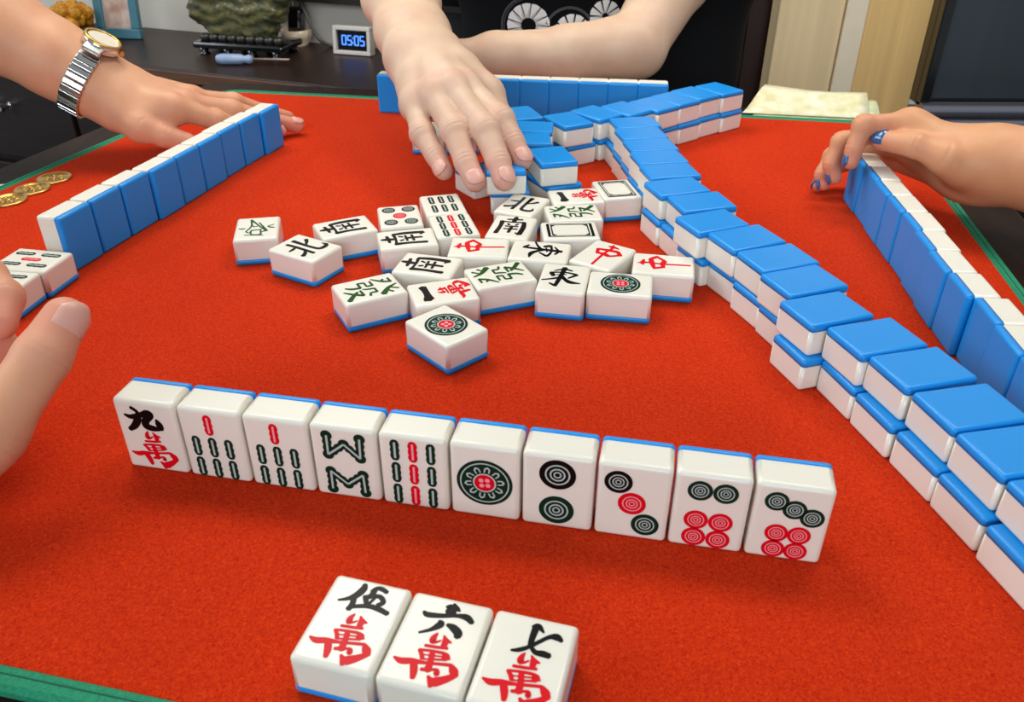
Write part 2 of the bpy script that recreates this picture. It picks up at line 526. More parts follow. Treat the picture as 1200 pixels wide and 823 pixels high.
TILES_down = [
    ('wallU0', 1, 0.1108, 0.7545, 11.0),
    ('wallU1', 1, 0.1123, 0.7227, 10.0),
    ('wallU2', 1, 0.1161, 0.6914, 9.5),
    ('wallU3', 1, 0.1187, 0.6599, 10.0),
    ('wallU4', 1, 0.1226, 0.6285, 11.0),
    ('wallU5', 1, 0.1224, 0.5945, 17.0),
    ('wallU6', 1, 0.1352, 0.5649, 15.0),
    ('wallU7', 1, 0.1357, 0.5302, 22.0),
    ('wallU8', 1, 0.1529, 0.5034, 22.0),
    ('wallU9', 1, 0.1653, 0.4737, 19.5),
    ('wallU10', 1, 0.1725, 0.4429, 20.0),
    ('wallU11', 1, 0.1748, 0.4085, 19.0),
    ('wallU12', 1, 0.1919, 0.3785, 16.5),
    ('wallU13', 1, 0.2037, 0.3487, 14.8),
    ('wallU14', 1, 0.2125, 0.3159, 12.5),
    ('wallU15', 1, 0.2189, 0.2840, 11.5),
    ('wallU16', 1, 0.2253, 0.2522, 11.0),
    ('wallL0', 0, 0.1080, 0.7505, 10.0),
    ('wallL1', 0, 0.1115, 0.7193, 10.0),
    ('wallL2', 0, 0.1153, 0.6879, 9.0),
    ('wallL3', 0, 0.1178, 0.6562, 10.0),
    ('wallL4', 0, 0.1229, 0.6247, 12.0),
    ('wallL5', 0, 0.1218, 0.5910, 16.0),
    ('wallL6', 0, 0.1320, 0.5611, 17.0),
    ('wallL7', 0, 0.1390, 0.5283, 23.0),
    ('wallL8', 0, 0.1563, 0.5017, 23.0),
    ('wallL9', 0, 0.1650, 0.4704, 20.0),
    ('wallL10', 0, 0.1738, 0.4397, 18.0),
    ('wallL11', 0, 0.1733, 0.4036, 17.0),
    ('wallL12', 0, 0.1920, 0.3755, 14.5),
    ('wallL13', 0, 0.1997, 0.3438, 14.0),
    ('wallL14', 0, 0.2081, 0.3116, 13.5),
    ('wallL15', 0, 0.2149, 0.2803, 12.5),
    ('wallL16', 0, 0.2206, 0.2473, 12.0),
    ('branchU0', 1, 0.0781, 0.7844, 130.5),
    ('branchL0', 0, 0.0805, 0.7843, 127.5),
    ('branchU1', 1, 0.1075, 0.7986, 129.5),
    ('branchL1', 0, 0.1086, 0.7991, 127.5),
    ('branchU2', 1, 0.1359, 0.8137, 128.5),
    ('branchL2', 0, 0.1365, 0.8142, 127.5),
    ('branchU3', 1, 0.1602, 0.8339, 127.5),
    ('branchL3', 0, 0.1619, 0.8324, 127.5),
    ('branchU4', 1, 0.1838, 0.8547, 127.5),
    ('branchL4', 0, 0.1855, 0.8531, 127.5),
    ('branchU5', 1, 0.2110, 0.8722, 124.5),
    ('branchL5', 0, 0.2116, 0.8705, 127.5),
    ('stackU0', 1, 0.0504, 0.7626, 118.0),
    ('stackL0', 0, 0.0529, 0.7658, 122.0),
    ('stackU1', 1, 0.0073, 0.7817, 110.0),
    ('stackL1', 0, 0.0088, 0.7828, 112.0),
    ('stackU2', 1, 0.0156, 0.7401, -5.0),
    ('stackL2', 0, 0.0181, 0.7413, -4.0),
    ('stackU3', 1, 0.0123, 0.7066, 2.0),
    ('stackL3', 0, 0.0160, 0.7077, 3.0),
    ('stackU4', 1, 0.0323, 0.6636, 105.0),
    ('stackL4', 0, 0.0340, 0.6626, 118.0),
    ('stackU5', 1, -0.0066, 0.6440, 95.0),
    ('stackL5', 0, -0.0028, 0.6500, 93.0),
    ('held9', 0, -0.0243, 0.6852, 35.0),
]
TILES_rowL = [
    ('left0', 0, -0.3099, 0.5417, 74.2),
    ('left1', 0, -0.3016, 0.5730, 74.2),
    ('left2', 0, -0.2925, 0.6040, 74.2),
    ('left3', 0, -0.2813, 0.6345, 74.2),
    ('left4', 0, -0.2733, 0.6658, 74.2),
    ('left5', 0, -0.2648, 0.6970, 74.2),
    ('left6', 0, -0.2573, 0.7285, 74.2),
    ('left7', 0, -0.2479, 0.7594, 74.2),
    ('left8', 0, -0.2365, 0.7898, 74.2),
]
TILES_rowR = [
    ('right0', 0, 0.2861, 0.6518, -94.3),
    ('right1', 0, 0.2848, 0.6207, -94.3),
    ('right2', 0, 0.2815, 0.5897, -94.3),
    ('right3', 0, 0.2796, 0.5587, -94.3),
    ('right4', 0, 0.2780, 0.5276, -94.3),
    ('right5', 0, 0.2740, 0.4967, -94.3),
    ('right6', 0, 0.2701, 0.4658, -94.3),
    ('right7', 0, 0.2688, 0.4347, -94.3),
    ('right8', 0, 0.2700, 0.4035, -94.3),
    ('right9', 0, 0.2661, 0.3726, -94.3),
    ('right10', 0, 0.2643, 0.3415, -94.3),
]
TILES_rowF = [
    ('far0', 0, -0.1293, 0.9219, -7.0),
    ('far1', 0, -0.0988, 0.9181, -7.0),
    ('far2', 0, -0.0682, 0.9144, -7.0),
    ('far3', 0, -0.0376, 0.9106, -7.0),
    ('far4', 0, -0.0070, 0.9069, -7.0),
    ('far5', 0, 0.0235, 0.9031, -7.0),
    ('far6', 0, 0.0541, 0.8994, -7.0),
    ('far7', 0, 0.0847, 0.8956, -7.0),
    ('far8', 0, 0.1152, 0.8919, -7.0),
    ('far9', 0, 0.1458, 0.8881, -7.0),
]
# brush strokes in millimetres on the tile face: x, y, half width
STROKES = {
    'wan': [[-0.66,3.33,0.25,-1.43,1.31,0.79,-1.35,-0.47,0.88,0.19,-0.44,0.39,1.42,0.59,0.25],[1.72,2.89,0.25,3.08,1.16,0.69,5.26,0.54,0.29],[3.08,1.16,0.98,3.15,-2.12,0.77],[-3.43,-2.89,0.44,1.22,-2.52,0.48,4.84,-2.05,0.43],[-4.74,-5.03,0.43,-3.22,-6.74,0.62,-2.32,-8.48,0.61],[-4.71,-5.12,0.39,-0.32,-4.51,0.43,3.76,-4.32,0.48],[3.72,-4.24,0.48,5.57,-5.5,0.95,4.66,-6.7,0.85],[4.95,-5.65,0.71,7.09,-6.14,0.28],[-3.1,-6.8,0.19,4.32,-5.81,0.24],[-2.37,-8.59,0.24,4.78,-7.02,0.33],[0.11,-4.65,0.77,0.85,-8.64,0.85,1.09,-12.66,1.01],[-12.18,-10.25,0.29,-9.13,-11.08,0.94,-5.37,-10.23,0.85,-0.54,-9.73,0.47,7.15,-8.51,0.47,8.55,-8.63,0.56],[8.32,-8.59,0.65,9.97,-10.65,1.2,11.57,-12.22,0.46],[10.73,-12.11,0.73,7.66,-14.62,1.09,4.45,-16.63,1.35,3.72,-18.37,0.45],[1.94,-14.57,0.37,3.99,-16.6,1.08],[-4.95,-10.12,0.94,-3.5,-13.59,1.02,-2.84,-16.8,0.64],[-1.39,-12.68,0.46,1.74,-12.03,0.65],[2.1,-11.8,0.28,4.2,-11.64,0.55,4.61,-13.05,0.64,3.59,-12.75,0.37]],
    'six': [[-1.72,15.62,0.32,-0.01,15.18,1.46,1.24,12.21,1.44],[0.67,17.5,0.37,2.53,15.57,0.73,3.91,14.75,0.26],[-9.05,11.17,0.47,-7.01,10.23,0.88,-1.53,11.15,0.72,3.31,12.48,0.62,7.1,12.64,1.03,9.84,10.75,0.71],[-1.91,8.79,0.51,-1.18,7.12,1.11,-3.81,4.08,0.6,-7.47,1.75,0.3],[1.22,7.78,0.51,3.71,7.02,1.11,6.23,5.13,1.19,6.4,3.19,0.89]],
    'five': [[-2.82,17.47,0.66,-2.5,14.99,1.09,-3.97,11.42,1.08,-6.49,9.16,0.64,-9.61,7.68,0.32],[-4.4,10.68,0.86,-3.58,7.19,0.85,-4.1,4.49,0.84],[0.6,14.89,0.33,2.38,16.66,0.71,4.32,16.87,0.76,6.89,15.81,0.65],[1.93,16.53,0.76,1.57,12.64,0.91,-0.97,11.5,0.48],[-0.34,11.8,0.75,1.56,8.61,0.74],[1.69,12.36,0.64,4.84,13.23,0.75,7.24,11.1,0.74,5.63,9.0,0.74],[-3.58,6.09,0.63,2.13,7.85,0.74,6.16,7.75,0.84,10.89,6.46,0.78],[3.37,12.2,0.43,2.06,8.01,0.42]],
    'seven': [[-1.01,15.08,0.35,1.14,15.77,0.87,3.66,13.5,0.3],[0.47,15.24,1.04,0.18,10.01,0.85,0.4,6.01,0.75],[-5.79,3.22,0.33,-3.0,4.13,0.66,0.29,6.45,0.58,3.39,9.69,0.59,5.96,12.09,0.64,8.54,12.8,1.1,10.77,11.49,0.51],[0.71,6.33,0.58,2.71,4.53,0.74,5.39,4.57,0.99,7.97,4.21,0.82]],
    'nine': [[-6.33,16.5,0.72,-3.5,14.13,0.72,-3.9,10.48,1.33,-6.35,6.18,1.34,-9.82,3.2,0.86],[-10.48,11.89,0.48,-7.27,10.87,0.97,-1.41,12.95,1.08,1.18,14.82,0.83,2.92,13.3,1.43,-0.14,9.55,1.45,-0.37,6.49,1.46,3.12,5.51,1.21,7.95,5.65,0.48],[5.53,11.01,0.48,6.42,8.14,1.32,7.58,5.9,0.84]],
    'east': [[-0.99,14.74,1.35,-1.85,5.9,1.08,-3.01,-4.01,1.08,-4.12,-12.06,0.89],[-8.13,-8.61,0.54,-4.54,-11.09,0.95],[-7.3,9.36,0.41,-1.2,12.45,0.73,4.23,10.84,0.61],[-9.55,6.41,0.67,-2.12,7.73,0.61,3.36,7.37,0.67,7.93,5.66,0.88],[-8.82,5.99,1.21,-6.92,1.96,1.07],[7.93,5.66,0.88,2.81,0.0,0.54],[-5.29,3.65,0.41,1.0,4.98,0.41],[-13.57,-4.92,0.47,-8.03,-2.77,0.61,-2.35,0.38,0.95],[-1.55,2.14,0.95,1.59,-2.67,1.07,5.2,-5.52,1.33,11.19,-5.94,0.35]],
    'middle': [[-0.84,17.13,0.37,0.4,13.18,0.85,0.7,8.96,0.74,-0.12,1.35,0.74,0.98,-17.46,0.67],[5.07,13.18,0.48,-0.24,13.99,1.22,-3.07,13.35,0.37],[6.33,9.19,0.98,10.79,4.23,1.22],[9.78,4.2,0.85,4.68,-0.63,0.85],[-7.41,6.55,0.85,-4.26,-0.44,0.98],[6.41,8.77,1.22,0.62,7.82,1.34,-6.85,6.15,0.85],[4.39,-0.63,1.22,0.48,0.74,1.34,-4.79,0.3,0.85]],
    'bird': [[-4.86,15.35,0.58,-4.17,3.79,0.48,-7.33,-5.74,0.38],[-4.86,15.35,0.58,1.97,2.14,0.48,6.45,-5.41,0.58],[0.99,9.38,0.38,4.75,0.2,0.48,7.48,-6.32,0.48],[-7.29,-6.19,0.38,-4.88,-8.34,0.38,-3.44,-4.02,0.38],[-3.59,-3.99,0.58,-0.13,-3.87,0.48,3.32,-3.45,0.58],[-2.89,2.06,0.29,0.43,2.68,0.29],[-3.48,4.48,0.29,-2.41,2.61,0.38],[-3.68,-10.89,0.38,-0.12,-12.28,0.38,3.28,-11.87,0.38],[-3.75,-4.73,0.38,-3.7,-10.74,0.38],[2.67,-4.58,0.38,3.49,-11.75,0.48],[-7.95,-11.91,0.38,-1.92,-12.62,0.29,4.89,-13.73,0.38],[-12.58,0.03,0.38,-10.44,-0.58,0.58,-8.13,0.02,0.29],[7.44,1.22,0.38,9.66,-0.5,0.58,12.33,-1.18,0.38],[7.6,2.13,0.29,11.59,4.39,0.29],[3.86,-7.32,0.48,6.95,-6.24,0.58]],
    'south': [[-5.5,12.6,0.7,0.0,13.0,0.98,5.5,13.8,0.84],[0.3,18.0,0.84,0.1,14.0,1.4,-0.3,8.6,1.12],[-8.6,9.0,1.4,-8.2,0.0,1.12,-9.0,-13.0,1.26],[-8.2,8.2,0.7,0.0,8.0,0.7,7.6,9.0,0.98],[7.6,9.2,1.12,8.6,0.0,1.4,8.0,-12.5,1.4],[8.0,-12.5,1.26,4.5,-10.0,0.42],[-3.6,5.0,0.7,-2.2,2.4,0.7],[3.8,5.4,0.7,2.2,2.6,0.56],[-4.6,0.2,0.7,0.0,0.3,0.56,4.6,0.9,0.7],[-4.8,-4.4,0.7,0.0,-4.1,0.7,5.0,-3.7,0.7],[0.0,1.4,0.84,0.0,-4.0,0.98,-0.3,-10.6,0.84]],
    'north': [[-3.4,13.5,0.99,-3.2,4.0,0.99,-3.8,-11.5,0.99],[-11.0,4.2,0.55,-7.0,4.4,0.88,-3.4,5.2,0.55],[-11.5,-8.4,1.21,-7.0,-6.4,0.99,-3.4,-2.6,0.44],[3.2,14.0,1.32,2.6,4.0,0.99,2.6,-7.0,0.99,4.4,-10.4,1.21,9.0,-10.6,1.21,11.6,-9.0,0.99],[11.6,-9.4,0.99,11.2,-5.2,0.33],[10.2,8.2,1.1,7.0,4.8,0.88,2.8,2.0,0.44]],
    'fortune': [[-8.0,15.0,0.5,-2.2,15.2,0.7],[-2.4,15.4,0.7,-5.0,10.0,0.8,-10.5,4.6,0.4],[-7.4,11.6,0.6,-4.8,9.4,0.6],[1.4,17.4,0.4,5.0,11.0,1.0,11.5,5.4,1.5],[8.2,16.6,0.6,4.8,12.2,0.5],[11.0,12.2,0.6,7.4,9.2,0.5],[-8.4,3.0,0.5,-2.4,3.2,0.6],[-2.4,3.2,0.6,-2.6,-0.6,0.6],[-8.0,-0.8,0.5,-2.4,-0.6,0.5],[-8.0,-0.8,0.6,-8.4,-5.0,0.6],[-8.4,-5.0,0.5,-2.2,-4.8,0.7],[-2.2,-4.8,0.8,-3.0,-10.0,0.8,-5.6,-13.6,0.5],[1.8,3.0,0.6,1.4,-1.0,0.6,0.2,-4.2,0.4],[1.8,2.8,0.5,6.8,3.0,0.6],[6.8,3.0,0.6,6.8,-1.0,0.6,10.2,-2.4,0.6],[1.0,-6.2,0.5,8.0,-6.0,0.7],[8.0,-6.0,0.8,4.6,-11.0,0.8,-0.6,-16.2,0.4],[2.2,-8.2,0.6,6.0,-12.0,1.0,11.4,-16.4,1.2]],
    'one': [[-9.0,10.2,2.2,-8.0,10.4,2.6,-3.0,10.2,1.7,4.0,10.6,1.6,8.6,11.4,2.0]],
}
def marks(root, design):
    """engraved and painted marks of a tile face, children of the tile"""
    def put(name, me, x=0.0, y=0.0, rz=0.0, parent=None, label=None):
        o = bpy.data.objects.new(name, me)
        COL.objects.link(o)
        o.parent = parent or root
        o.location = (x / 1000, y / 1000, 0)
        o.rotation_euler = (0, 0, rz)
        if label:
            o['label'] = label
        return o
    def glyph(name, key, ink):
        k = ('glyph', key, ink.name)
        if k not in _cache:
            me = brush(STROKES[key]); me.materials.append(ink); _cache[k] = me
        return put(name, _cache[k])
    def dot(x, y, r, c):
        a, b = dot_meshes(r, c)
        d = put('circle_mark', a, x, y)
        put('ring_groove', b, parent=d)
    def stick(x, y, c, L=11.6, rz=0.0):
        a, b = stick_meshes(L, c)
        d = put('bamboo_mark', a, x, y, rz)
        put('core_groove', b, parent=d)
    if design in ('one_wan', 'five_wan', 'six_wan', 'seven_wan', 'nine_wan'):
        glyph('numeral', design.split('_')[0], INK_BLACK)['label'] = 'black painted numeral'
        glyph('wan_character', 'wan', INK_RED)['label'] = 'red painted wan character'
    elif design in ('east', 'south', 'north'):
        glyph('wind_character', design, INK_BLACK)
    elif design == 'red':
        glyph('dragon_character', 'middle', INK_RED)
    elif design == 'green':
        glyph('dragon_character', 'fortune', INK_FA)
    elif design == 'bird':
        glyph('bird_drawing', 'bird', INK_FA)
    elif design == 'white':
        if 'white' not in _cache:
            bm = bmesh.new()
            def frame(hw, hh, t, tt, ch):
                def oct_(w, h, c):
                    return [(w - c, -h), (w, -h + c), (w, h - c), (w - c, h), (-w + c, h), (-w, h - c), (-w, -h + c), (-w + c, -h)]
                A = [bm.verts.new((x / 1000, y / 1000, ZT + 0.0001)) for x, y in oct_(hw, hh, ch[0])]
                B = [bm.verts.new((x / 1000, y / 1000, ZT + 0.0001)) for x, y in oct_(hw - t, hh - tt, ch[1])]
                for i in range(8):
                    j = (i + 1) % 8
                    bm.faces.new((A[i], A[j], B[j], B[i]))
            frame(11.4, 16.6, 0.9, 2.0, (0.5, 0.4))
            frame(9.6, 13.6, 0.5, 0.9, (0.3, 2.8))
            _cache['white'] = mesh_of(bm, 'frame_mark', INK_BLACK)
        put('frame_mark', _cache['white'])
    elif design == 'dot1':
        if 'dot1' not in _cache:
            R = 12.6
            circ = [(R * math.cos(2 * math.pi * i / 40), R * math.sin(2 * math.pi * i / 40)) for i in range(40)]
            base = mesh_of(poly_plate(circ, ZT - 0.0001, ZT + 0.00008), 'circle', INK_GREEN)
            ringm = mesh_of(annuli([(10.5, 11.1), (4.6, 5.3)], ZT + 0.00014, 40), 'ring_groove', INK_PALE)
            pet = bmesh.new()
            for k in range(10):
                a = 2 * math.pi * k / 10 + 0.15
                ca, sa = math.cos(a), math.sin(a)
                loop = [(5.9, -1.35), (8.2, -1.35), (9.3, 0), (8.2, 1.35), (5.9, 1.35), (5.9, 0.7), (7.7, 0.7), (8.3, 0), (7.7, -0.7), (5.9, -0.7)]
                vs = [pet.verts.new(((x * ca - y * sa) / 1000, (x * sa + y * ca) / 1000, ZT + 0.00014)) for x, y in loop]
                for q in ((0, 1, 8, 9), (1, 2, 7, 8), (2, 3, 6, 7), (3, 4, 5, 6)):
                    pet.faces.new([vs[i] for i in q])
            petm = mesh_of(pet, 'petal_groove', INK_PALE)
            circ = [(4.6 * math.cos(2 * math.pi * i / 28), 4.6 * math.sin(2 * math.pi * i / 28)) for i in range(28)]
            red = mesh_of(poly_plate(circ, ZT, ZT + 0.00012), 'red_centre', INK_RED)
            cl = bmesh.new()
            for k in range(4):
                a = math.pi / 4 + k * math.pi / 2 + 0.1
                c_, s_ = 2.0 * math.cos(a), 2.0 * math.sin(a)
                cl.faces.new([cl.verts.new(((c_ + 1.15 * math.cos(t)) / 1000, (s_ + 1.15 * math.sin(t)) / 1000, ZT + 0.00016)) for t in np.linspace(0, 2 * math.pi, 11)[:-1]])
            clm = mesh_of(cl, 'clover_groove', INK_PINK)
            _cache['dot1'] = (base, ringm, petm, red, clm)
        base, ringm, petm, red, clm = _cache['dot1']
        d = put('circle_mark', base)
        for n_, me in (('ring_groove', ringm), ('petal_groove', petm), ('red_centre', red), ('clover_groove', clm)):
            put(n_, me, parent=d)
    elif design == 'dot2':
        dot(-0.2, 10.1, 8.0, 'black'); dot(-0.2, -9.8, 7.8, 'green')
    elif design == 'dot3':
        dot(-6.6, 10.7, 6.0, 'black'); dot(-0.2, -0.3, 6.0, 'red'); dot(6.2, -11.3, 6.0, 'green')
    elif design == 'dot5':
        dot(-7.4, 11.5, 5.0, 'green'); dot(7.4, 11.5, 5.0, 'black'); dot(0, 0, 5.0, 'red'); dot(-7.4, -11.5, 5.0, 'black'); dot(7.4, -11.5, 5.0, 'green')
    elif design == 'dot6':
        dot(-5.1, 11.8, 5.2, 'green'); dot(5.3, 11.8, 5.2, 'green')
        for x in (-5.1, 5.1):
            for y in (-4.2, -13.9):
                dot(x, y, 5.1, 'red')
    elif design == 'dot7':
        dot(-6.6, 11.6, 4.9, 'green'); dot(1.0, 8.2, 4.9, 'green'); dot(8.4, 4.9, 4.9, 'green')
        for x in (-4.2, 4.9):
            for y in (-5.4, -14.3):
                dot(x, y, 4.8, 'red')
    elif design == 'bam7':
        stick(-0.6, 11.6, 'red')
        for y in (-1.2, -13.5):
            for x in (-8.6, -0.4, 7.8):
                stick(x, y, 'green')
    elif design == 'bam9':
        for x, c in ((-8.1, 'green'), (0.1, 'red'), (8.3, 'green')):
            for y in (11.9, -0.7, -13.2):
                stick(x, y, c)
    elif design == 'bam6':
        for x in (-7.6, 0.0, 7.6):
            for y in (8.4, -8.4):
                stick(x, y, 'green', 14.0)
    elif design == 'bam5':
        for x in (-7.6, 7.6):
            for y in (9.4, -9.4):
                stick(x, y, 'green', 14.0)
        stick(0, 0, 'red', 14.0)
    elif design == 'bam8':
        for pts in ([(-7.5, 15.2), (-7.6, 4.4), (0.3, 11.2), (7.6, 4.2), (8.0, 15.2)], [(-7.6, -15.7), (-7.5, -5.2), (0.2, -11.8), (7.9, -5.3), (8.3, -15.7)]):
            k = ('bam8', pts[0])
            if k not in _cache:
                bm = bmesh.new()
                for (x0, y0), (x1, y1) in zip(pts, pts[1:]):
                    for q in range(4):
                        t = (q + 0.0) / 3
                        cx, cy = x0 + (x1 - x0) * t, y0 + (y1 - y0) * t
                        r = 2.75 if q in (0, 3) else 2.35
                        z = ZT + 0.00008 + 0.000003 * q
                        bm.faces.new([bm.verts.new(((cx + r * math.cos(a)) / 1000, (cy + r * math.sin(a)) / 1000, z)) for a in np.linspace(0, 2 * math.pi, 15)[:-1]])
                    L = math.hypot(x1 - x0, y1 - y0); nx, ny = -(y1 - y0) / L * 1.9, (x1 - x0) / L * 1.9
                    bm.faces.new([bm.verts.new((x / 1000, y / 1000, ZT + 0.00009)) for x, y in ((x0 - nx, y0 - ny), (x1 - nx, y1 - ny), (x1 + nx, y1 + ny), (x0 + nx, y0 + ny))])
                g = bmesh.new()
                for (x0, y0), (x1, y1) in zip(pts, pts[1:]):
                    L = math.hypot(x1 - x0, y1 - y0); nx, ny = -(y1 - y0) / L * 0.5, (x1 - x0) / L * 0.5
                    g.faces.new([g.verts.new((x / 1000, y / 1000, ZT + 0.00015)) for x, y in ((x0 - nx, y0 - ny), (x1 - nx, y1 - ny), (x1 + nx, y1 + ny), (x0 + nx, y0 + ny))])
                _cache[k] = (mesh_of(bm, 'bamboo_mark', INK_GREEN), mesh_of(g, 'core_groove', INK_PALE))
            a, b = _cache[k]
            d = put('bamboo_mark', a)
            put('core_groove', b, parent=d)

N_TILE = 0
def tile(X, Y, Z, loc, label, group, design=None):
    """X width axis, Y length axis, Z face normal, loc = centre of the blue back"""
    e = empty('mahjong_tile')
    R = Matrix((X, Y, Z)).transposed().to_4x4()
    R.translation = Vector(loc)
    e.matrix_world = R
    link_mesh('body', ME_BODY, None, e)
    link_mesh('back', ME_BACK, None, e)
    if design:
        marks(e, design)
    tag(e, label, 'tile', group)
    return e
def dirv(a):
    a = math.radians(a)
    return Vector((math.cos(a), math.sin(a), 0))
UPZ = Vector((0, 0, 1))
ORD = ['first', 'second', 'third', 'fourth', 'fifth', 'sixth', 'seventh', 'eighth', 'ninth', 'tenth', 'eleventh', 'twelfth', 'thirteenth', 'fourteenth', 'fifteenth', 'sixteenth', 'seventeenth']

UPFACE = {
    '1bird': ('bird', 'tile with a small green bird drawing, leftmost of the discards'),
    '2bei': ('north', 'black north wind tile lying askew right beside the green bird tile'),
    '3nan': ('south', 'black south wind tile turned sideways, left of the five-circle tile'),
    '4dot5': ('dot5', 'five-circle tile with a red centre circle among the discards'),
    '5bam6': ('bam6', 'six-bamboo tile with two rows of green sticks'),
    '6bam9': ('bam9', 'nine-bamboo tile lying flat in front of the six-bamboo tile'),
    '7nan': ('south', 'sideways black south wind tile directly in front of the five-circle tile'),
    '8nan': ('south', 'slanted black south wind tile just behind the near one-wan tile'),
    '9zhong': ('red', 'red dragon tile turned sideways, leftmost of the three red dragons'),
    '10fa': ('green', 'green dragon tile at the left front, beside the near one-wan tile'),
    '11yi': ('one_wan', 'one-wan tile just behind the nearest one-circle tile'),
    '12dot1': ('dot1', 'one-circle tile lying askew, nearest of all the discards'),
    '13fa': ('green', 'green dragon tile in the middle, left of the upright east tile'),
    '14dong': ('east', 'black east wind tile facing the camera, left of the one-circle tile'),
    '15dot1': ('dot1', 'one-circle tile right of the upright east wind tile'),
    '16zhong': ('red', 'red dragon tile touching the long wall, rightmost of the red dragons'),
    '17dong': ('east', 'black east wind tile turned on its side behind the green dragon'),
    '18zhong': ('red', 'red dragon tile lying diagonally, middle one of the three red dragons'),
    '19nan': ('south', 'black south wind tile directly in front of the upright north tile'),
    '20bei': ('north', 'black north wind tile just below the reaching fingers'),
    '21yi': ('one_wan', 'one-wan tile at the back, beside the far white dragon'),
    '22fa': ('green', 'green dragon tile behind the sideways white dragon, farthest green dragon'),
    '23bai': ('white', 'white dragon tile with a black frame turned sideways'),
    '24bai': ('white', 'white dragon tile with a black frame upright against the long wall'),
    'trio0': ('five_wan', 'five-wan tile, left of the three tiles laid flat at the front'),
    'trio1': ('six_wan', 'six-wan tile, middle of the three tiles laid flat at the front'),
    'trio2': ('seven_wan', 'seven-wan tile, right of the three tiles laid flat at the front'),
    'under0': (None, 'ivory tile lying face up under the little finger'),
    'under1': (None, 'ivory tile lying face up hidden under the ring finger'),
    'pair0': ('bam5', 'five-bamboo tile touching the end of the left blue row'),
    'pair1': ('bam5', 'five-bamboo tile partly hidden by the hand at the left edge'),
}
for name, layer, x, y, a in TILES_up:
    design, label = UPFACE[name]
    Y = dirv(a)
    grp = 'three tiles laid flat at the front' if name.startswith('trio') else 'face-up discards'
    tile(Y.cross(UPZ), Y, UPZ, (x, y, layer * TD), label, grp, design)
ROW = [('nine_wan', 'nine-wan tile at the left end of the standing row'),
       ('bam7', 'seven-bamboo tile next to the nine-wan tile in the standing row'),
       ('bam7', 'seven-bamboo tile next to the zigzag eight-bamboo tile in the standing row'),
       ('bam8', 'eight-bamboo tile with two green zigzags in the standing row'),
       ('bam9', 'nine-bamboo tile with a red middle column in the standing row'),
       ('dot1', 'one-circle tile with a flower rosette in the standing row'),
       ('dot2', 'two-circle tile in the standing row'),
       ('dot3', 'three-circle tile with a diagonal of circles in the standing row'),
       ('dot6', 'six-circle tile in the standing row'),
       ('dot7', 'seven-circle tile at the right end of the standing row')]
for (name, layer, x, y, a), (design, label) in zip(TILES_row, ROW):
    X = dirv(a); Z = X.cross(UPZ)
    tile(X, UPZ, Z, Vector((x, y, TH / 2)) - Z * TD / 2, label, 'standing hand facing the camera', design)
nU = [t for t in TILES_down]
def ordinal(k, n):
    return ORD[k] if k < n - 1 else 'last'
STACK_NAMES = ['beside the corner of the long wall', 'behind the fingers, nearest the far row', 'beside the index finger knuckle', 'beside the index fingertip', 'right of the index fingertip, standing apart in front', 'under the index and middle fingertips']
for name, layer, x, y, a in TILES_down:
    Y = dirv(a); Z = -UPZ; X = Y.cross(Z)
    lay = 'upper' if layer else 'lower'
    if name == 'held9':
        tile(X, Y, Z, (x, y, TD), 'face-down tile pinned under the ring fingertip of the reaching hand', 'loose stacks beside the reaching hand')
        continue
    num = int(name[-2:]) if name[-2].isdigit() else int(name[-1])
    if name.startswith('wall'):
        k = 16 - num
        label = f'face-down blue tile, {ORD[k]} from the near end of the long wall, {lay} layer'
        grp = 'tiles of the long double wall'
    elif name.startswith('branch'):
        k = 5 - num
        label = f'face-down blue tile, {ORD[k]} from the free end of the short wall, {lay} layer'
        grp = 'tiles of the short wall at the back'
    else:
        label = f'face-down blue tile {STACK_NAMES[num]}, {lay} of its stack'
        grp = 'loose stacks beside the reaching hand'
    tile(X, Y, Z, (x, y, (layer + 1) * TD), label, grp)
for lst, who, s, grp in ((TILES_rowL, 'counting from the camera in the left standing row', 1, 'left row of standing tiles'),
                         (TILES_rowR, 'counting from the far end of the right standing row', -1, 'right row of standing tiles'),
                         (TILES_rowF, 'from the left in the far standing row', -1, 'far row of standing tiles')):
    for k, (name, layer, x, y, a) in enumerate(lst):
        d = dirv(a)
        n = Vector((-d.y, d.x, 0))        # away from the blue side
        Z = n
        X = UPZ.cross(Z)
        tile(X, UPZ, Z, Vector((x, y, TH / 2)) - Z * TD / 2, f'upright tile with blue back, {ORD[k]} {who}', grp)

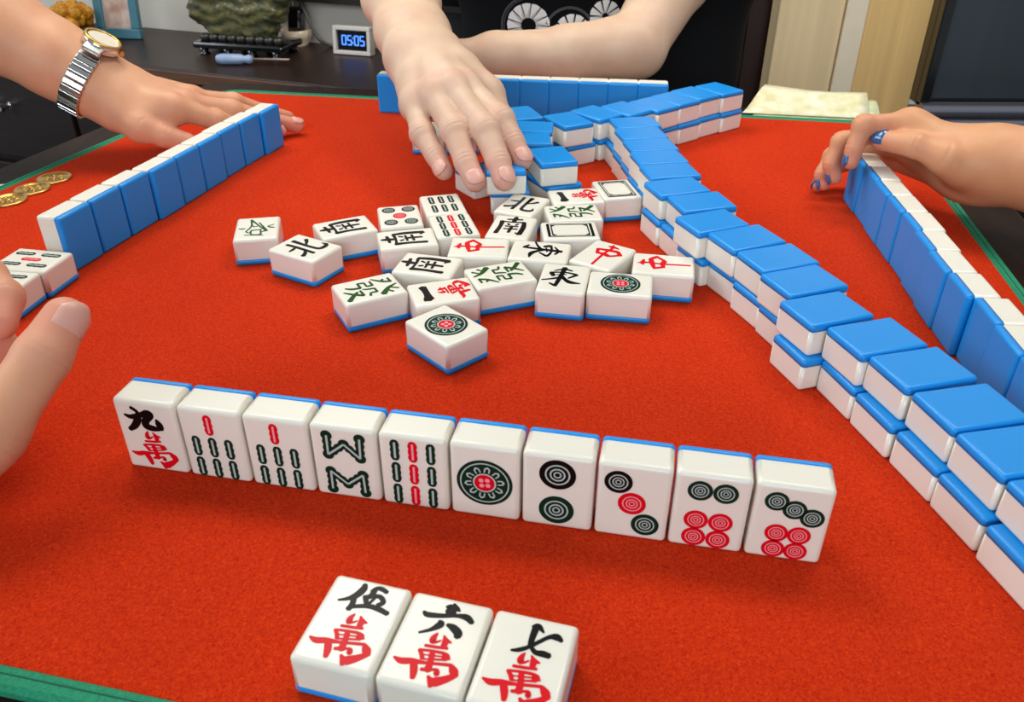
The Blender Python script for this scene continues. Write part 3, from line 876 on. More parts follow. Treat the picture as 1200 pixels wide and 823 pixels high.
# ------------------------------------------------------------------ people: skin surfaces grown from joint skeletons
def skin_mat(name, base, pink, rough=0.5):
    M = bpy.data.materials.new(name)
    M.use_nodes = True
    nt = M.node_tree
    b = nt.nodes['Principled BSDF']
    at = nt.nodes.new('ShaderNodeAttribute'); at.attribute_name = 'blush'
    tc = nt.nodes.new('ShaderNodeTexCoord')
    n1 = nt.nodes.new('ShaderNodeTexNoise'); n1.inputs['Scale'].default_value = 38.0; n1.inputs['Detail'].default_value = 5.0
    n2 = nt.nodes.new('ShaderNodeTexNoise'); n2.inputs['Scale'].default_value = 700.0; n2.inputs['Detail'].default_value = 2.0
    for n in (n1, n2):
        nt.links.new(tc.outputs['Object'], n.inputs['Vector'])
    r1 = nt.nodes.new('ShaderNodeValToRGB')
    r1.color_ramp.elements[0].position = 0.3; r1.color_ramp.elements[0].color = tuple(x * k for x, k in zip(base[:3], (0.90, 0.82, 0.80))) + (1,)
    r1.color_ramp.elements[1].position = 0.7; r1.color_ramp.elements[1].color = base
    nt.links.new(n1.outputs['Fac'], r1.inputs['Fac'])
    mx = nt.nodes.new('ShaderNodeMix'); mx.data_type = 'RGBA'
    nt.links.new(at.outputs['Fac'], mx.inputs['Factor'])
    nt.links.new(r1.outputs['Color'], mx.inputs['A'])
    mx.inputs['B'].default_value = pink
    nt.links.new(mx.outputs['Result'], b.inputs['Base Color'])
    b.inputs['Roughness'].default_value = rough
    b.inputs['Specular IOR Level'].default_value = 0.35
    b.inputs['Subsurface Weight'].default_value = 0.25
    b.inputs['Subsurface Radius'].default_value = (1.0, 0.35, 0.2)
    b.inputs['Subsurface Scale'].default_value = 0.004
    bp = nt.nodes.new('ShaderNodeBump'); bp.inputs['Strength'].default_value = 0.12; bp.inputs['Distance'].default_value = 0.0006
    nt.links.new(n2.outputs['Fac'], bp.inputs['Height'])
    nt.links.new(bp.outputs['Normal'], b.inputs['Normal'])
    return M

def smin(a, b, k):
    h = np.clip(0.5 + 0.5 * (b - a) / k, 0, 1)
    return b + (a - b) * h - k * h * (1 - h)
class Field:
    def __init__(self, lo, hi, h):
        self.h = h
        self.lo = np.array(lo, float)
        self.n = np.ceil((np.array(hi) - self.lo) / h).astype(int) + 1
        self.ax = [self.lo[i] + np.arange(self.n[i]) * h for i in range(3)]
    def blank(self):
        return np.full(self.n, 0.05, np.float32)
    def cap(self, G, a, b, ra, rb, k):
        a = np.array(a, float); b = np.array(b, float)
        m_ = max(ra, rb) + max(k, 0.004) * 1.6 + 0.004
        lo = np.maximum(np.floor((np.minimum(a, b) - m_ - self.lo) / self.h).astype(int), 0)
        hi = np.minimum(np.ceil((np.maximum(a, b) + m_ - self.lo) / self.h).astype(int) + 1, self.n)
        if np.any(hi <= lo):
            return
        X = self.ax[0][lo[0]:hi[0]][:, None, None] - a[0]
        Yv = self.ax[1][lo[1]:hi[1]][None, :, None] - a[1]
        Z = self.ax[2][lo[2]:hi[2]][None, None, :] - a[2]
        d = b - a
        L2 = max(float(d @ d), 1e-12)
        t = np.clip((X * d[0] + Yv * d[1] + Z * d[2]) / L2, 0, 1)
        dist = np.sqrt((X - t * d[0]) ** 2 + (Yv - t * d[1]) ** 2 + (Z - t * d[2]) ** 2) - (ra + (rb - ra) * t)
        s = np.s_[lo[0]:hi[0], lo[1]:hi[1], lo[2]:hi[2]]
        G[s] = smin(G[s], dist.astype(np.float32), k)
    def mesh(self, F):
        n = self.n
        S = F < 0
        c = np.zeros(n - 1, np.int8)
        for i in (0, 1):
            for j in (0, 1):
                for k in (0, 1):
                    c += S[i:n[0] - 1 + i, j:n[1] - 1 + j, k:n[2] - 1 + k]
        act = np.argwhere((c > 0) & (c < 8))
        idx = np.full(n - 1, -1, np.int32)
        idx[act[:, 0], act[:, 1], act[:, 2]] = np.arange(len(act))
        acc = np.zeros((len(act), 3)); cnt = np.zeros(len(act))
        corners = [(i, j, k) for i in (0, 1) for j in (0, 1) for k in (0, 1)]
        val = {q: F[act[:, 0] + q[0], act[:, 1] + q[1], act[:, 2] + q[2]] for q in corners}
        for q in corners:
            for ax in range(3):
                if q[ax] == 0:
                    r = list(q); r[ax] = 1; r = tuple(r)
                    a, b = val[q], val[r]
                    cr = (a < 0) != (b < 0)
                    t = np.where(cr, a / np.where(cr, a - b, 1), 0)
                    p = np.tile(np.array(q, float), (len(act), 1)); p[:, ax] += t
                    acc += p * cr[:, None]; cnt += cr
        V = self.lo + (act + acc / cnt[:, None]) * self.h
        Q = []
        for ax in range(3):
            u, v = (ax + 1) % 3, (ax + 2) % 3
            sl = [slice(1, n[0] - 1), slice(1, n[1] - 1), slice(1, n[2] - 1)]
            s0 = list(sl); s1 = list(sl)
            s0[ax] = slice(0, n[ax] - 1); s1[ax] = slice(1, n[ax])
            A = S[tuple(s0)]; B = S[tuple(s1)]
            for flip, M_ in ((False, A & ~B), (True, ~A & B)):
                e = np.argwhere(M_)
                if not len(e):
                    continue
                base = e.copy()
                base[:, u] += 1; base[:, v] += 1
                q = []
                for du, dv in ((1, 1), (0, 1), (0, 0), (1, 0)):
                    p = base.copy(); p[:, u] -= du; p[:, v] -= dv
                    q.append(idx[p[:, 0], p[:, 1], p[:, 2]])
                q = np.stack(q, 1)
                Q.append(q[:, ::-1] if flip else q)
        Q = np.concatenate(Q)
        Q = Q[(Q >= 0).all(1)]
        return V, Q
def merge(parts):
    Vs, Qs, n = [], [], 0
    for V, Q in parts:
        Vs.append(V); Qs.append(Q + n); n += len(V)
    return np.concatenate(Vs), np.concatenate(Qs)
def np_mesh(name, V, Q, material, parent, blush=None):
    me = bpy.data.meshes.new(name)
    me.vertices.add(len(V)); me.vertices.foreach_set('co', V.astype(np.float32).ravel())
    me.loops.add(len(Q) * 4); me.loops.foreach_set('vertex_index', Q.astype(np.int32).ravel())
    me.polygons.add(len(Q)); me.polygons.foreach_set('loop_start', np.arange(0, len(Q) * 4, 4, dtype=np.int32))
    me.update(calc_edges=True)
    me.validate()
    if blush is not None:
        at = me.attributes.new('blush', 'FLOAT', 'POINT')
        at.data.foreach_set('value', blush.astype(np.float32))
    return link_mesh(name, me, material, parent, smooth=True)
def unit(v):
    v = np.array(v, float)
    return v / (np.linalg.norm(v) + 1e-12)

def hand(fingers, thumb, arm, arm_r, fr, side_out, dorsal, vox, tr=None, palm_r=0.0125, wrist_w=0.018, creases=True, thumb_dorsal=None, palm_drop=0.006, web=0.007):
    """fingers: four chains MCP-PIP-DIP-TIP, index first; thumb: CMC-MCP-IP-TIP; arm: wrist outwards.
    side_out: unit vector across the wrist towards the thumb; dorsal: back-of-hand normal. Returns V, Q, blush, nails"""
    fingers = [[np.array(p) for p in f] for f in fingers]
    thumb = [np.array(p) for p in thumb]
    arm = [np.array(p) for p in arm]
    side_out = unit(side_out); dorsal = unit(dorsal)
    tr = tr or fr[1] * 1.08
    allp = np.array([p for f in fingers for p in f] + thumb + arm)
    pad = max(arm_r) + wrist_w + 0.02
    F = Field(allp.min(0) - pad * 0.75, allp.max(0) + pad * 0.75, vox)
    G = F.blank()
    # palm and back of the hand
    W = arm[0]
    for i, f in enumerate(fingers):
        t = 1 - i / 1.5
        w = W + side_out * wrist_w * t * 0.8
        F.cap(G, w, f[0] - dorsal * 0.001, palm_r * 1.05, fr[i] * 1.0, 0.012)
        F.cap(G, w - dorsal * palm_drop, f[0] - dorsal * palm_drop * 1.1, palm_r * 1.0, fr[i] * 0.95, 0.012)
        # tendon ridge and knuckle
        F.cap(G, w * 0.45 + f[0] * 0.55 + dorsal * (palm_r * 0.72), f[0] + dorsal * fr[i] * 0.42, 0.0032, 0.0062, 0.008)
    for a, b, ra, rb in zip(fingers, fingers[1:], fr, fr[1:]):
        F.cap(G, a[0] - dorsal * 0.003, b[0] - dorsal * 0.003, ra * 0.92, rb * 0.92, 0.01)
    Mm = (fingers[1][0] + fingers[2][0]) / 2
    F.cap(G, W, W * 0.42 + Mm * 0.58 - dorsal * 0.002, arm_r[0] * 0.97, palm_r * 0.95, 0.016)
    # thumb base
    F.cap(G, W + side_out * wrist_w * 0.6 - dorsal * 0.003, thumb[0], palm_r * 1.0, tr * 1.3, 0.012)
    F.cap(G, thumb[0], thumb[1], tr * 1.35, tr * 1.12, 0.010)
    F.cap(G, thumb[1] * 0.75 + thumb[0] * 0.25, fingers[0][0] * 0.85 + W * 0.15, web, web, 0.014)
    # forearm: two bones side by side
    for s in (-1, 1):
        for i in range(len(arm) - 1):
            wa = wrist_w * (1 if i == 0 else 0.85) * 0.75; wb = wrist_w * 0.85 * 0.75
            F.cap(G, arm[i] + side_out * s * wa, arm[i + 1] + side_out * s * wb, arm_r[i], arm_r[i + 1], 0.02)
    K = F.blank()
    for f, r in zip(fingers, fr):
        C_ = F.blank()
        rr = (r * 1.0, r * 0.97, r * 0.84, r * 0.76)
        for i in range(3):
            F.cap(C_, f[i], f[i + 1], rr[i], rr[i + 1], 0.003)
        F.cap(C_, f[1], f[1], rr[1] * 1.03, rr[1] * 1.03, 0.004)
        K = np.minimum(K, C_)
    C_ = F.blank()
    F.cap(C_, thumb[1], thumb[2], tr * 1.08, tr * 0.98, 0.003)
    F.cap(C_, thumb[2], thumb[3], tr * 1.0, tr * 0.82, 0.003)
    K = np.minimum(K, C_)
    G = smin(G, K, 0.0065)
    V, Q = F.mesh(G)
    # blush on tips and knuckles, creases over the joints
    bl = np.zeros(len(V)); disp = np.zeros(len(V))
    gx = np.gradient(G, vox)
    ii = np.clip(np.round((V - F.lo) / vox).astype(int), 0, F.n - 1)
    N = np.stack([g[ii[:, 0], ii[:, 1], ii[:, 2]] for g in gx], 1)
    N /= np.linalg.norm(N, axis=1, keepdims=True) + 1e-9
    def near(p, r):
        return np.exp(-((V - p) ** 2).sum(1) / r ** 2)
    nails = []
    for f, r in list(zip(fingers, fr)) + [(thumb, tr)]:
        bl += 0.75 * near(f[3], r * 1.5) + 0.35 * near(f[1], r * 1.3) + 0.3 * near(f[2], r * 1.2)
        isth = f is thumb
        d = unit(f[3] - f[2])
        if isth and thumb_dorsal is not None:
            dz = np.array(thumb_dorsal, float)
        else:
            mid = (f[0] + f[3]) / 2
            dz = (f[1] * 0.5 + f[2] * 0.5) - mid + dorsal * 0.004
        dz = unit(dz - d * (dz @ d))
        nails.append((f[3], d, dz, r * (0.82 if isth else 0.76)))
        if creases:
            for j in (1, 2):
                ax = unit(f[j + 1] - f[j - 1])
                rel = V - f[j]
                s = rel @ ax
                rad = rel - s[:, None] * ax
                rd = np.linalg.norm(rad, axis=1)
                dd = unit(dz - ax * (dz @ ax))
                mask = np.clip((rad @ dd) / (rd + 1e-9), 0, 1) ** 1.5 * (rd < r * 1.35) * (np.abs(s) < r)
                for o_ in ((-0.0032, 0.0, 0.0032) if j == 1 else (-0.0016, 0.0016)):
                    disp -= 0.00055 * mask * np.exp(-((s - o_) / 0.0009) ** 2)
    bl += 0.25 * sum(near(f[0] + dorsal * r, r * 1.1) for f, r in zip(fingers, fr))
    V = V + N * disp[:, None]
    return V, Q, np.clip(bl, 0, 0.85), nails
def add_nails(nails, material, parent, skip=()):
    for i, (tip, d, n, r) in enumerate(nails):
        if i in skip:
            continue
        s_ = np.cross(d, n)
        bm = bmesh.new()
        rows = []
        M_, N_ = 9, 8
        for a in range(M_):
            t = a / (M_ - 1)                       # root to free edge
            u = -1.15 + 1.95 * t
            row = []
            half = 52 * (1 - 0.25 * (2 * t - 1) ** 4) * (0.86 if t in (0, 1) else 1)
            for b in range(N_):
                ph = math.radians(-half + 2 * half * b / (N_ - 1))
                rr = r * (math.sqrt(max(1 - max(u, 0) ** 2 * 0.55, 0.1))) + 0.0009 - (0.0034 * (1 - t / 0.2) if t < 0.2 else 0)
                uu = u - (0.16 * (abs(2 * b / (N_ - 1) - 1)) ** 2 if t > 0.8 else 0) + (0.14 * (abs(2 * b / (N_ - 1) - 1)) ** 2 if t < 0.2 else 0)
                p = tip + d * uu * r + (n * math.cos(ph) + s_ * math.sin(ph)) * rr
                row.append(bm.verts.new(p))
            rows.append(row)
        for a in range(M_ - 1):
            for b in range(N_ - 1):
                bm.faces.new((rows[a][b], rows[a][b + 1], rows[a + 1][b + 1], rows[a + 1][b]))
        ext = bmesh.ops.extrude_face_region(bm, geom=bm.faces[:])
        for v in [g for g in ext['geom'] if isinstance(g, bmesh.types.BMVert)]:
            v.co -= Vector(n * 0.0008)
        bmesh.ops.recalc_face_normals(bm, faces=bm.faces[:])
        from_bm('fingernail', bm, material, parent, smooth=True)
def upper_arm(pts, rs):
    """coarse elbow and upper arm that continues a forearm out of view"""
    P = np.array(pts); pad = max(rs) + 0.02
    F = Field(P.min(0) - pad, P.max(0) + pad, 0.004)
    G = F.blank()
    for a, b, ra, rb in zip(pts, pts[1:], rs, rs[1:]):
        F.cap(G, a, b, ra, rb, 0.015)
    return F.mesh(G)
def torso(cx, cy, front, shoulder, elbow, material, parent, off):
    """shirt of a seated player: front = unit vector the chest faces"""
    f = np.array((front[0], front[1], 0.0)); sd = np.array((-f[1], f[0], 0.0)); c = np.array((cx, cy, 0.0))
    F = Field((cx - 0.34, cy - 0.34, -0.40), (cx + 0.34, cy + 0.34, 0.46), 0.009)
    G = F.blank()
    for z0, z1, h0, h1, r0, r1 in ((-0.34, -0.05, 0.095, 0.085, 0.110, 0.100), (-0.05, 0.15, 0.085, 0.105, 0.100, 0.106), (0.15, 0.33, 0.105, 0.110, 0.106, 0.085)):
        for k in (-1, -0.33, 0.33, 1):
            F.cap(G, c + sd * k * h0 + (0, 0, z0), c + sd * k * h1 + (0, 0, z1), r0, r1, 0.05)
    sh = np.array(shoulder); el = np.array(elbow)
    F.cap(G, sh, sh * 0.45 + el * 0.55, 0.064, 0.060, 0.04)
    other = sh - sd * 2 * ((sh - c) @ sd)
    F.cap(G, other, other + f * 0.05 - np.array((0, 0, 0.14)), 0.064, 0.058, 0.04)
    V, Q = F.mesh(G)
    return np_mesh('shirt', V - off, Q, material, parent)
NAIL = mat('bare_nail', srgb(218, 164, 148), 0.34, spec=0.4)
NAIL_BLUE = mat('glitter_blue_polish', srgb(22, 62, 112), 0.18, coat=0.6, vary=0.6, vscale=900.0, col2=srgb(60, 120, 170))

# --- the person reaching in from the far side of the table
TOP_ARM = [(-0.08, 0.779, 0.09), (-0.0943, 0.8265, 0.0995), (-0.1106, 0.8835, 0.1201), (-0.1252, 0.969, 0.1563), (-0.1357, 1.045, 0.1905)]
TOP_F = [[(-0.0381, 0.7125, 0.0788), (-0.0097, 0.6707, 0.0655), (0.0, 0.6555, 0.0523), (0.0075, 0.6431, 0.0418)], [(-0.0503, 0.703, 0.0813), (-0.0216, 0.6555, 0.0618), (-0.0112, 0.6318, 0.0437), (-0.0065, 0.6194, 0.0337)], [(-0.066, 0.703, 0.077), (-0.0463, 0.6602, 0.0595), (-0.0367, 0.6365, 0.0419), (-0.029, 0.6222, 0.0312)], [(-0.0825, 0.7077, 0.0686), (-0.0739, 0.6745, 0.0522), (-0.0617, 0.6555, 0.0401), (-0.0548, 0.6412, 0.0331)]]
TOP_T = [(-0.0463, 0.76, 0.0806), (-0.0217, 0.7362, 0.0683), (-0.0095, 0.7077, 0.0472), (-0.0028, 0.6792, 0.0344)]
SKIN_TOP = skin_mat('warm_fair_skin', srgb(214, 184, 158), srgb(206, 148, 132))
p1 = tag(empty('person', (0.13, 1.26, ZF)), 'person in black printed T-shirt reaching across the table, other arm folded', 'person')
off1 = np.array(p1.location)
V1, Q1, b1, nails1 = hand(TOP_F, TOP_T, TOP_ARM, (0.0190, 0.0205, 0.0235, 0.030, 0.036), (0.0109, 0.0115, 0.0110, 0.0100), (1, 0.35, -0.1), (0.0, -0.25, 1.0), 0.00125, palm_r=0.0148, wrist_w=0.018, thumb_dorsal=(0.9, 0.2, 0.3))
# folded arm, elbow and upper arms
F = Field((-0.22, 0.90, -0.06), (0.36, 1.30, 0.44), 0.003)
G = F.blank()
for a, b, ra, rb in (((-0.02, 0.972, 0.047), (0.06, 0.985, 0.042), 0.0225, 0.026), ((-0.02, 0.972, 0.050), (0.06, 0.985, 0.048), 0.0215, 0.026),
                     ((0.06, 0.985, 0.043), (0.120, 1.0, 0.046), 0.027, 0.031), ((0.06, 0.985, 0.050), (0.120, 1.0, 0.054), 0.027, 0.030),
                     ((0.120, 1.0, 0.050), (0.148, 1.005, 0.044), 0.031, 0.026), ((0.140, 1.005, 0.050), (0.195, 1.09, 0.115), 0.034, 0.042), ((0.195, 1.09, 0.115), (0.28, 1.22, 0.34), 0.043, 0.052),
                     # folded hand tucked behind the reaching wrist
                     ((-0.02, 0.972, 0.048), (-0.075, 0.965, 0.048), 0.021, 0.017), ((-0.075, 0.965, 0.058), (-0.105, 0.968, 0.050), 0.011, 0.010),
                     ((-0.075, 0.962, 0.046), (-0.108, 0.965, 0.038), 0.011, 0.010), ((-0.075, 0.960, 0.034), (-0.105, 0.962, 0.024), 0.011, 0.009),
                     # reaching arm above the elbow
                     ((-0.1252, 0.969, 0.1563), (-0.1357, 1.045, 0.1905), 0.046, 0.047), ((-0.1357, 1.045, 0.1905), (-0.05, 1.22, 0.36), 0.046, 0.052)):
    F.cap(G, a, b, ra, rb, 0.012)
V2, Q2 = F.mesh(G)
V, Q = merge([(V1, Q1), (V2, Q2)])
np_mesh('body', V - off1, Q, SKIN_TOP, p1, np.concatenate([b1, np.zeros(len(V2))]))
add_nails([(t - off1, d, n, r) for t, d, n, r in nails1], NAIL, p1, skip=(4,))
# black T-shirt
F = Field((-0.20, 1.02, -0.42), (0.48, 1.50, 0.50), 0.008)
G = F.blank()
for z0, z1, hw0, hw1, r0, r1 in ((-0.36, -0.05, 0.095, 0.085, 0.115, 0.105), (-0.05, 0.15, 0.085, 0.105, 0.105, 0.112), (0.15, 0.38, 0.105, 0.115, 0.112, 0.10)):
    for s in (-1, -0.33, 0.33, 1):
        F.cap(G, (0.13 + s * hw0, 1.285, z0), (0.13 + s * hw1, 1.285, z1), r0, r1, 0.05)
for s in (-1, 1):
    F.cap(G, (0.13 + s * 0.12, 1.27, 0.37), (0.13 + s * 0.185, 1.20, 0.30), 0.075, 0.068, 0.04)
VS, QS = F.mesh(G)
shirt = np_mesh('t_shirt', VS - off1, QS, BLACK_CLOTH, p1)
# white wheel print on the chest
bvh = BVHTree.FromPolygons([tuple(v) for v in VS], [tuple(int(i) for i in q) for q in QS])
PRINT_W = mat('white_print', srgb(252, 244, 236), 0.8)
PRINT_G = mat('grey_print', srgb(112, 106, 112), 0.8)
def decal(name, polys, material, lift=0.0012):
    bm = bmesh.new()
    for pl in polys:
        vs = []
        for x, z in pl:
            hit = bvh.ray_cast(Vector((x, 0.8, z)), Vector((0, 1, 0)))
            y = hit[0].y if hit[0] is not None else 1.17
            vs.append(bm.verts.new((x - off1[0], y - lift - off1[1], z - off1[2])))
        bm.faces.new(vs)
    bmesh.ops.solidify(bm, geom=bm.faces[:], thickness=0.0004)
    return from_bm(name, bm, material, shirt)
def wheel(cx, cz, r0, r1, n, gap, a0=0.0):
    P = []
    for k in range(n):
        b0 = a0 + 2 * math.pi * (k + gap) / n; b1_ = a0 + 2 * math.pi * (k + 1 - gap) / n
        bm_ = (b0 + b1_) / 2
        P.append([(cx + r0 * math.cos(b0), cz + r0 * math.sin(b0)), (cx + r1 * math.cos(b0), cz + r1 * math.sin(b0)), (cx + r1 * 1.02 * math.cos(bm_), cz + r1 * 1.02 * math.sin(bm_)), (cx + r1 * math.cos(b1_), cz + r1 * math.sin(b1_)), (cx + r0 * math.cos(b1_), cz + r0 * math.sin(b1_))])
    return P
def arc(cx, cz, r, w, a0, a1, n=16):
    P = []
    for k in range(n):
        b0 = math.radians(a0 + (a1 - a0) * k / n); b1_ = math.radians(a0 + (a1 - a0) * (k + 1) / n)
        P.append([(cx + (r - w) * math.cos(b0), cz + (r - w) * math.sin(b0)), (cx + (r + w) * math.cos(b0), cz + (r + w) * math.sin(b0)), (cx + (r + w) * math.cos(b1_), cz + (r + w) * math.sin(b1_)), (cx + (r - w) * math.cos(b1_), cz + (r - w) * math.sin(b1_))])
    return P
decal('wheel_print', wheel(0.020, 0.042, 0.010, 0.028, 13, 0.06), PRINT_W)
decal('ring_print', arc(0.024, 0.040, 0.0395, 0.0012, 85, 230) + arc(0.024, 0.040, 0.0365, 0.0006, 85, 230), PRINT_G)
decal('wheel_print', wheel(0.078, 0.034, 0.006, 0.024, 11, 0.09, 0.3), PRINT_W)
decal('ring_print', arc(0.074, 0.034, 0.032, 0.0018, 20, 160), PRINT_G)
decal('wheel_print', wheel(0.120, 0.056, 0.004, 0.020, 10, 0.1), PRINT_W)

# --- the person at the left: one hand behind the tile row, one hand near the camera
SKIN_LEFT = skin_mat('tan_skin', srgb(218, 164, 128), srgb(214, 136, 118))
p2 = tag(empty('person', (-0.95, 0.54, ZF)), 'bare-armed person at the left edge resting a hand behind the tile row', 'person')
off2 = np.array(p2.location)
LEFT_F = [[(-0.306, 0.757, 0.049), (-0.277, 0.777, 0.032), (-0.2585, 0.801, 0.017), (-0.2330, 0.822, 0.0085)],
          [(-0.304, 0.777, 0.048), (-0.268, 0.797, 0.036), (-0.2410, 0.823, 0.018), (-0.2175, 0.836, 0.0095)],
          [(-0.306, 0.797, 0.047), (-0.273, 0.823, 0.036), (-0.249, 0.849, 0.018), (-0.2325, 0.862, 0.0095)],
          [(-0.310, 0.816, 0.043), (-0.284, 0.840, 0.032), (-0.268, 0.858, 0.018), (-0.257, 0.872, 0.009)]]
LEFT_T = [(-0.349, 0.753, 0.045), (-0.331, 0.738, 0.036), (-0.312, 0.739, 0.029), (-0.295, 0.744, 0.022)]
LEFT_ARM = [(-0.3605, 0.7724, 0.0573), (-0.385, 0.7734, 0.072), (-0.4103, 0.7710, 0.0908), (-0.4497, 0.7731, 0.1152), (-0.5066, 0.777, 0.1497), (-0.60, 0.76, 0.195)]
V1, Q1, b1, nails2 = hand(LEFT_F, LEFT_T, LEFT_ARM, (0.0200, 0.0210, 0.0245, 0.0290, 0.034, 0.040), (0.0094, 0.0096, 0.0090, 0.0080), (0.1, -1.0, -0.25), (0.28, 0.0, 1.0), 0.00135, tr=0.0102, palm_r=0.0130, wrist_w=0.015, web=0.009, thumb_dorsal=(0.1, -0.5, 0.8))
LU = upper_arm([(-0.5066, 0.777, 0.1497), (-0.60, 0.76, 0.195), (-0.66, 0.74, 0.215), (-0.86, 0.70, 0.33)], (0.040, 0.046, 0.044, 0.052))
V, Q = merge([(V1, Q1), LU])
np_mesh('body', V - off2, Q, SKIN_LEFT, p2, np.concatenate([b1, np.zeros(len(LU[0]))]))
torso(-0.99, 0.54, (1, 0), (-0.95, 0.69, 0.31), (-0.66, 0.74, 0.215), mat('dark_navy_cotton', srgb(30, 34, 48), 0.9, bump=0.3, bscale=500.0), p2, off2)
LEFT_BVH = BVHTree.FromPolygons([tuple(v) for v in V1], [tuple(int(i) for i in q) for q in Q1])
add_nails([(t - off2, d, n, r) for t, d, n, r in nails2], NAIL, p2, skip=(2, 3, 4))

# --- the near player, only a thumb and a finger reach into view at the left edge
p4 = tag(empty('person', (-0.30, -0.10, ZF)), 'hand at the left edge nearest the camera, only thumb and one finger showing', 'person')
off4 = np.array(p4.location)
NEAR_T = [(-0.243, 0.262, 0.029), (-0.2245, 0.288, 0.042), (-0.2098, 0.3163, 0.0633), (-0.2045, 0.3325, 0.0735)]
NEAR_F = [[(-0.292, 0.352, 0.060), (-0.2560, 0.3630, 0.0785), (-0.2390, 0.3480, 0.0760), (-0.2360, 0.3340, 0.0700)],
          [(-0.300, 0.340, 0.042), (-0.262, 0.356, 0.056), (-0.247, 0.343, 0.052), (-0.250, 0.331, 0.044)],
          [(-0.305, 0.328, 0.031), (-0.270, 0.344, 0.038), (-0.256, 0.331, 0.032), (-0.260, 0.320, 0.026)],
          [(-0.308, 0.316, 0.025), (-0.278, 0.330, 0.030), (-0.266, 0.318, 0.024), (-0.270, 0.308, 0.018)]]
NEAR_ARM = [(-0.316, 0.268, 0.044), (-0.332, 0.235, 0.046), (-0.350, 0.165, 0.050), (-0.362, 0.07, 0.068), (-0.36, -0.08, 0.09)]
V3, Q3, b3, nails3 = hand(NEAR_F, NEAR_T, NEAR_ARM, (0.0215, 0.0235, 0.031, 0.040, 0.046), (0.0100, 0.0100, 0.0094, 0.0085), (0.85, 0.1, -0.1), (-0.1, 0.25, 0.95), 0.00115, tr=0.0122, palm_r=0.013, wrist_w=0.017, thumb_dorsal=(0.95, -0.25, 0.35))
np_mesh('body', V3 - off4, Q3, SKIN_LEFT, p4, b3)
add_nails([(t - off4, d, n, r) for t, d, n, r in nails3], NAIL, p4, skip=(0, 1, 2, 3))

# --- the person at the right with blue nail polish
SKIN_RIGHT = skin_mat('olive_tan_skin', srgb(212, 156, 114), srgb(210, 132, 108))
p3 = tag(empty('person', (0.90, 0.28, ZF)), 'person at the right with dark blue nail polish gripping the right tile row', 'person')
off3 = np.array(p3.location)
RIGHT_F = [[(0.3045, 0.64, 0.0739), (0.2698, 0.64, 0.0711), (0.2645, 0.635, 0.0546), (0.2629, 0.632, 0.0447)], [(0.3061, 0.66, 0.0635), (0.264, 0.66, 0.0515), (0.2572, 0.655, 0.0352), (0.2605, 0.652, 0.0249)], [(0.3116, 0.678, 0.0478), (0.2668, 0.679, 0.0336), (0.2590, 0.674, 0.0197), (0.2600, 0.670, 0.0126)], [(0.3209, 0.692, 0.0304), (0.2706, 0.692, 0.0189), (0.2632, 0.686, 0.0092), (0.2602, 0.682, 0.0066)]]
RIGHT_T = [(0.3332, 0.600, 0.0523), (0.3188, 0.600, 0.0588), (0.2994, 0.612, 0.065), (0.2829, 0.634, 0.0618)]
RIGHT_ARM = [(0.3481, 0.620, 0.048), (0.3627, 0.605, 0.0515), (0.390, 0.575, 0.0557), (0.435, 0.53, 0.0665), (0.50, 0.47, 0.0839)]
V1, Q1, b1, nails4 = hand(RIGHT_F, RIGHT_T, RIGHT_ARM, (0.0165, 0.0180, 0.0215, 0.027, 0.033), (0.0078, 0.0078, 0.0074, 0.0066), (-0.35, -0.45, 0.8), (0.1, 0.9, 0.35), 0.00115, tr=0.0092, palm_r=0.0125, wrist_w=0.015, thumb_dorsal=(-0.35, -0.6, 0.7))
RU = upper_arm([(0.435, 0.53, 0.0665), (0.50, 0.47, 0.0839), (0.58, 0.42, 0.105), (0.78, 0.40, 0.30)], (0.031, 0.037, 0.040, 0.046))
V, Q = merge([(V1, Q1), RU])
np_mesh('body', V - off3, Q, SKIN_RIGHT, p3, np.concatenate([b1, np.zeros(len(RU[0]))]))
torso(0.90, 0.28, (-1, 0), (0.86, 0.42, 0.31), (0.58, 0.42, 0.105), mat('charcoal_cotton', srgb(40, 38, 42), 0.9, bump=0.3, bscale=500.0), p3, off3)
add_nails([(t - off3, d, n, r) for t, d, n, r in nails4], NAIL_BLUE, p3)

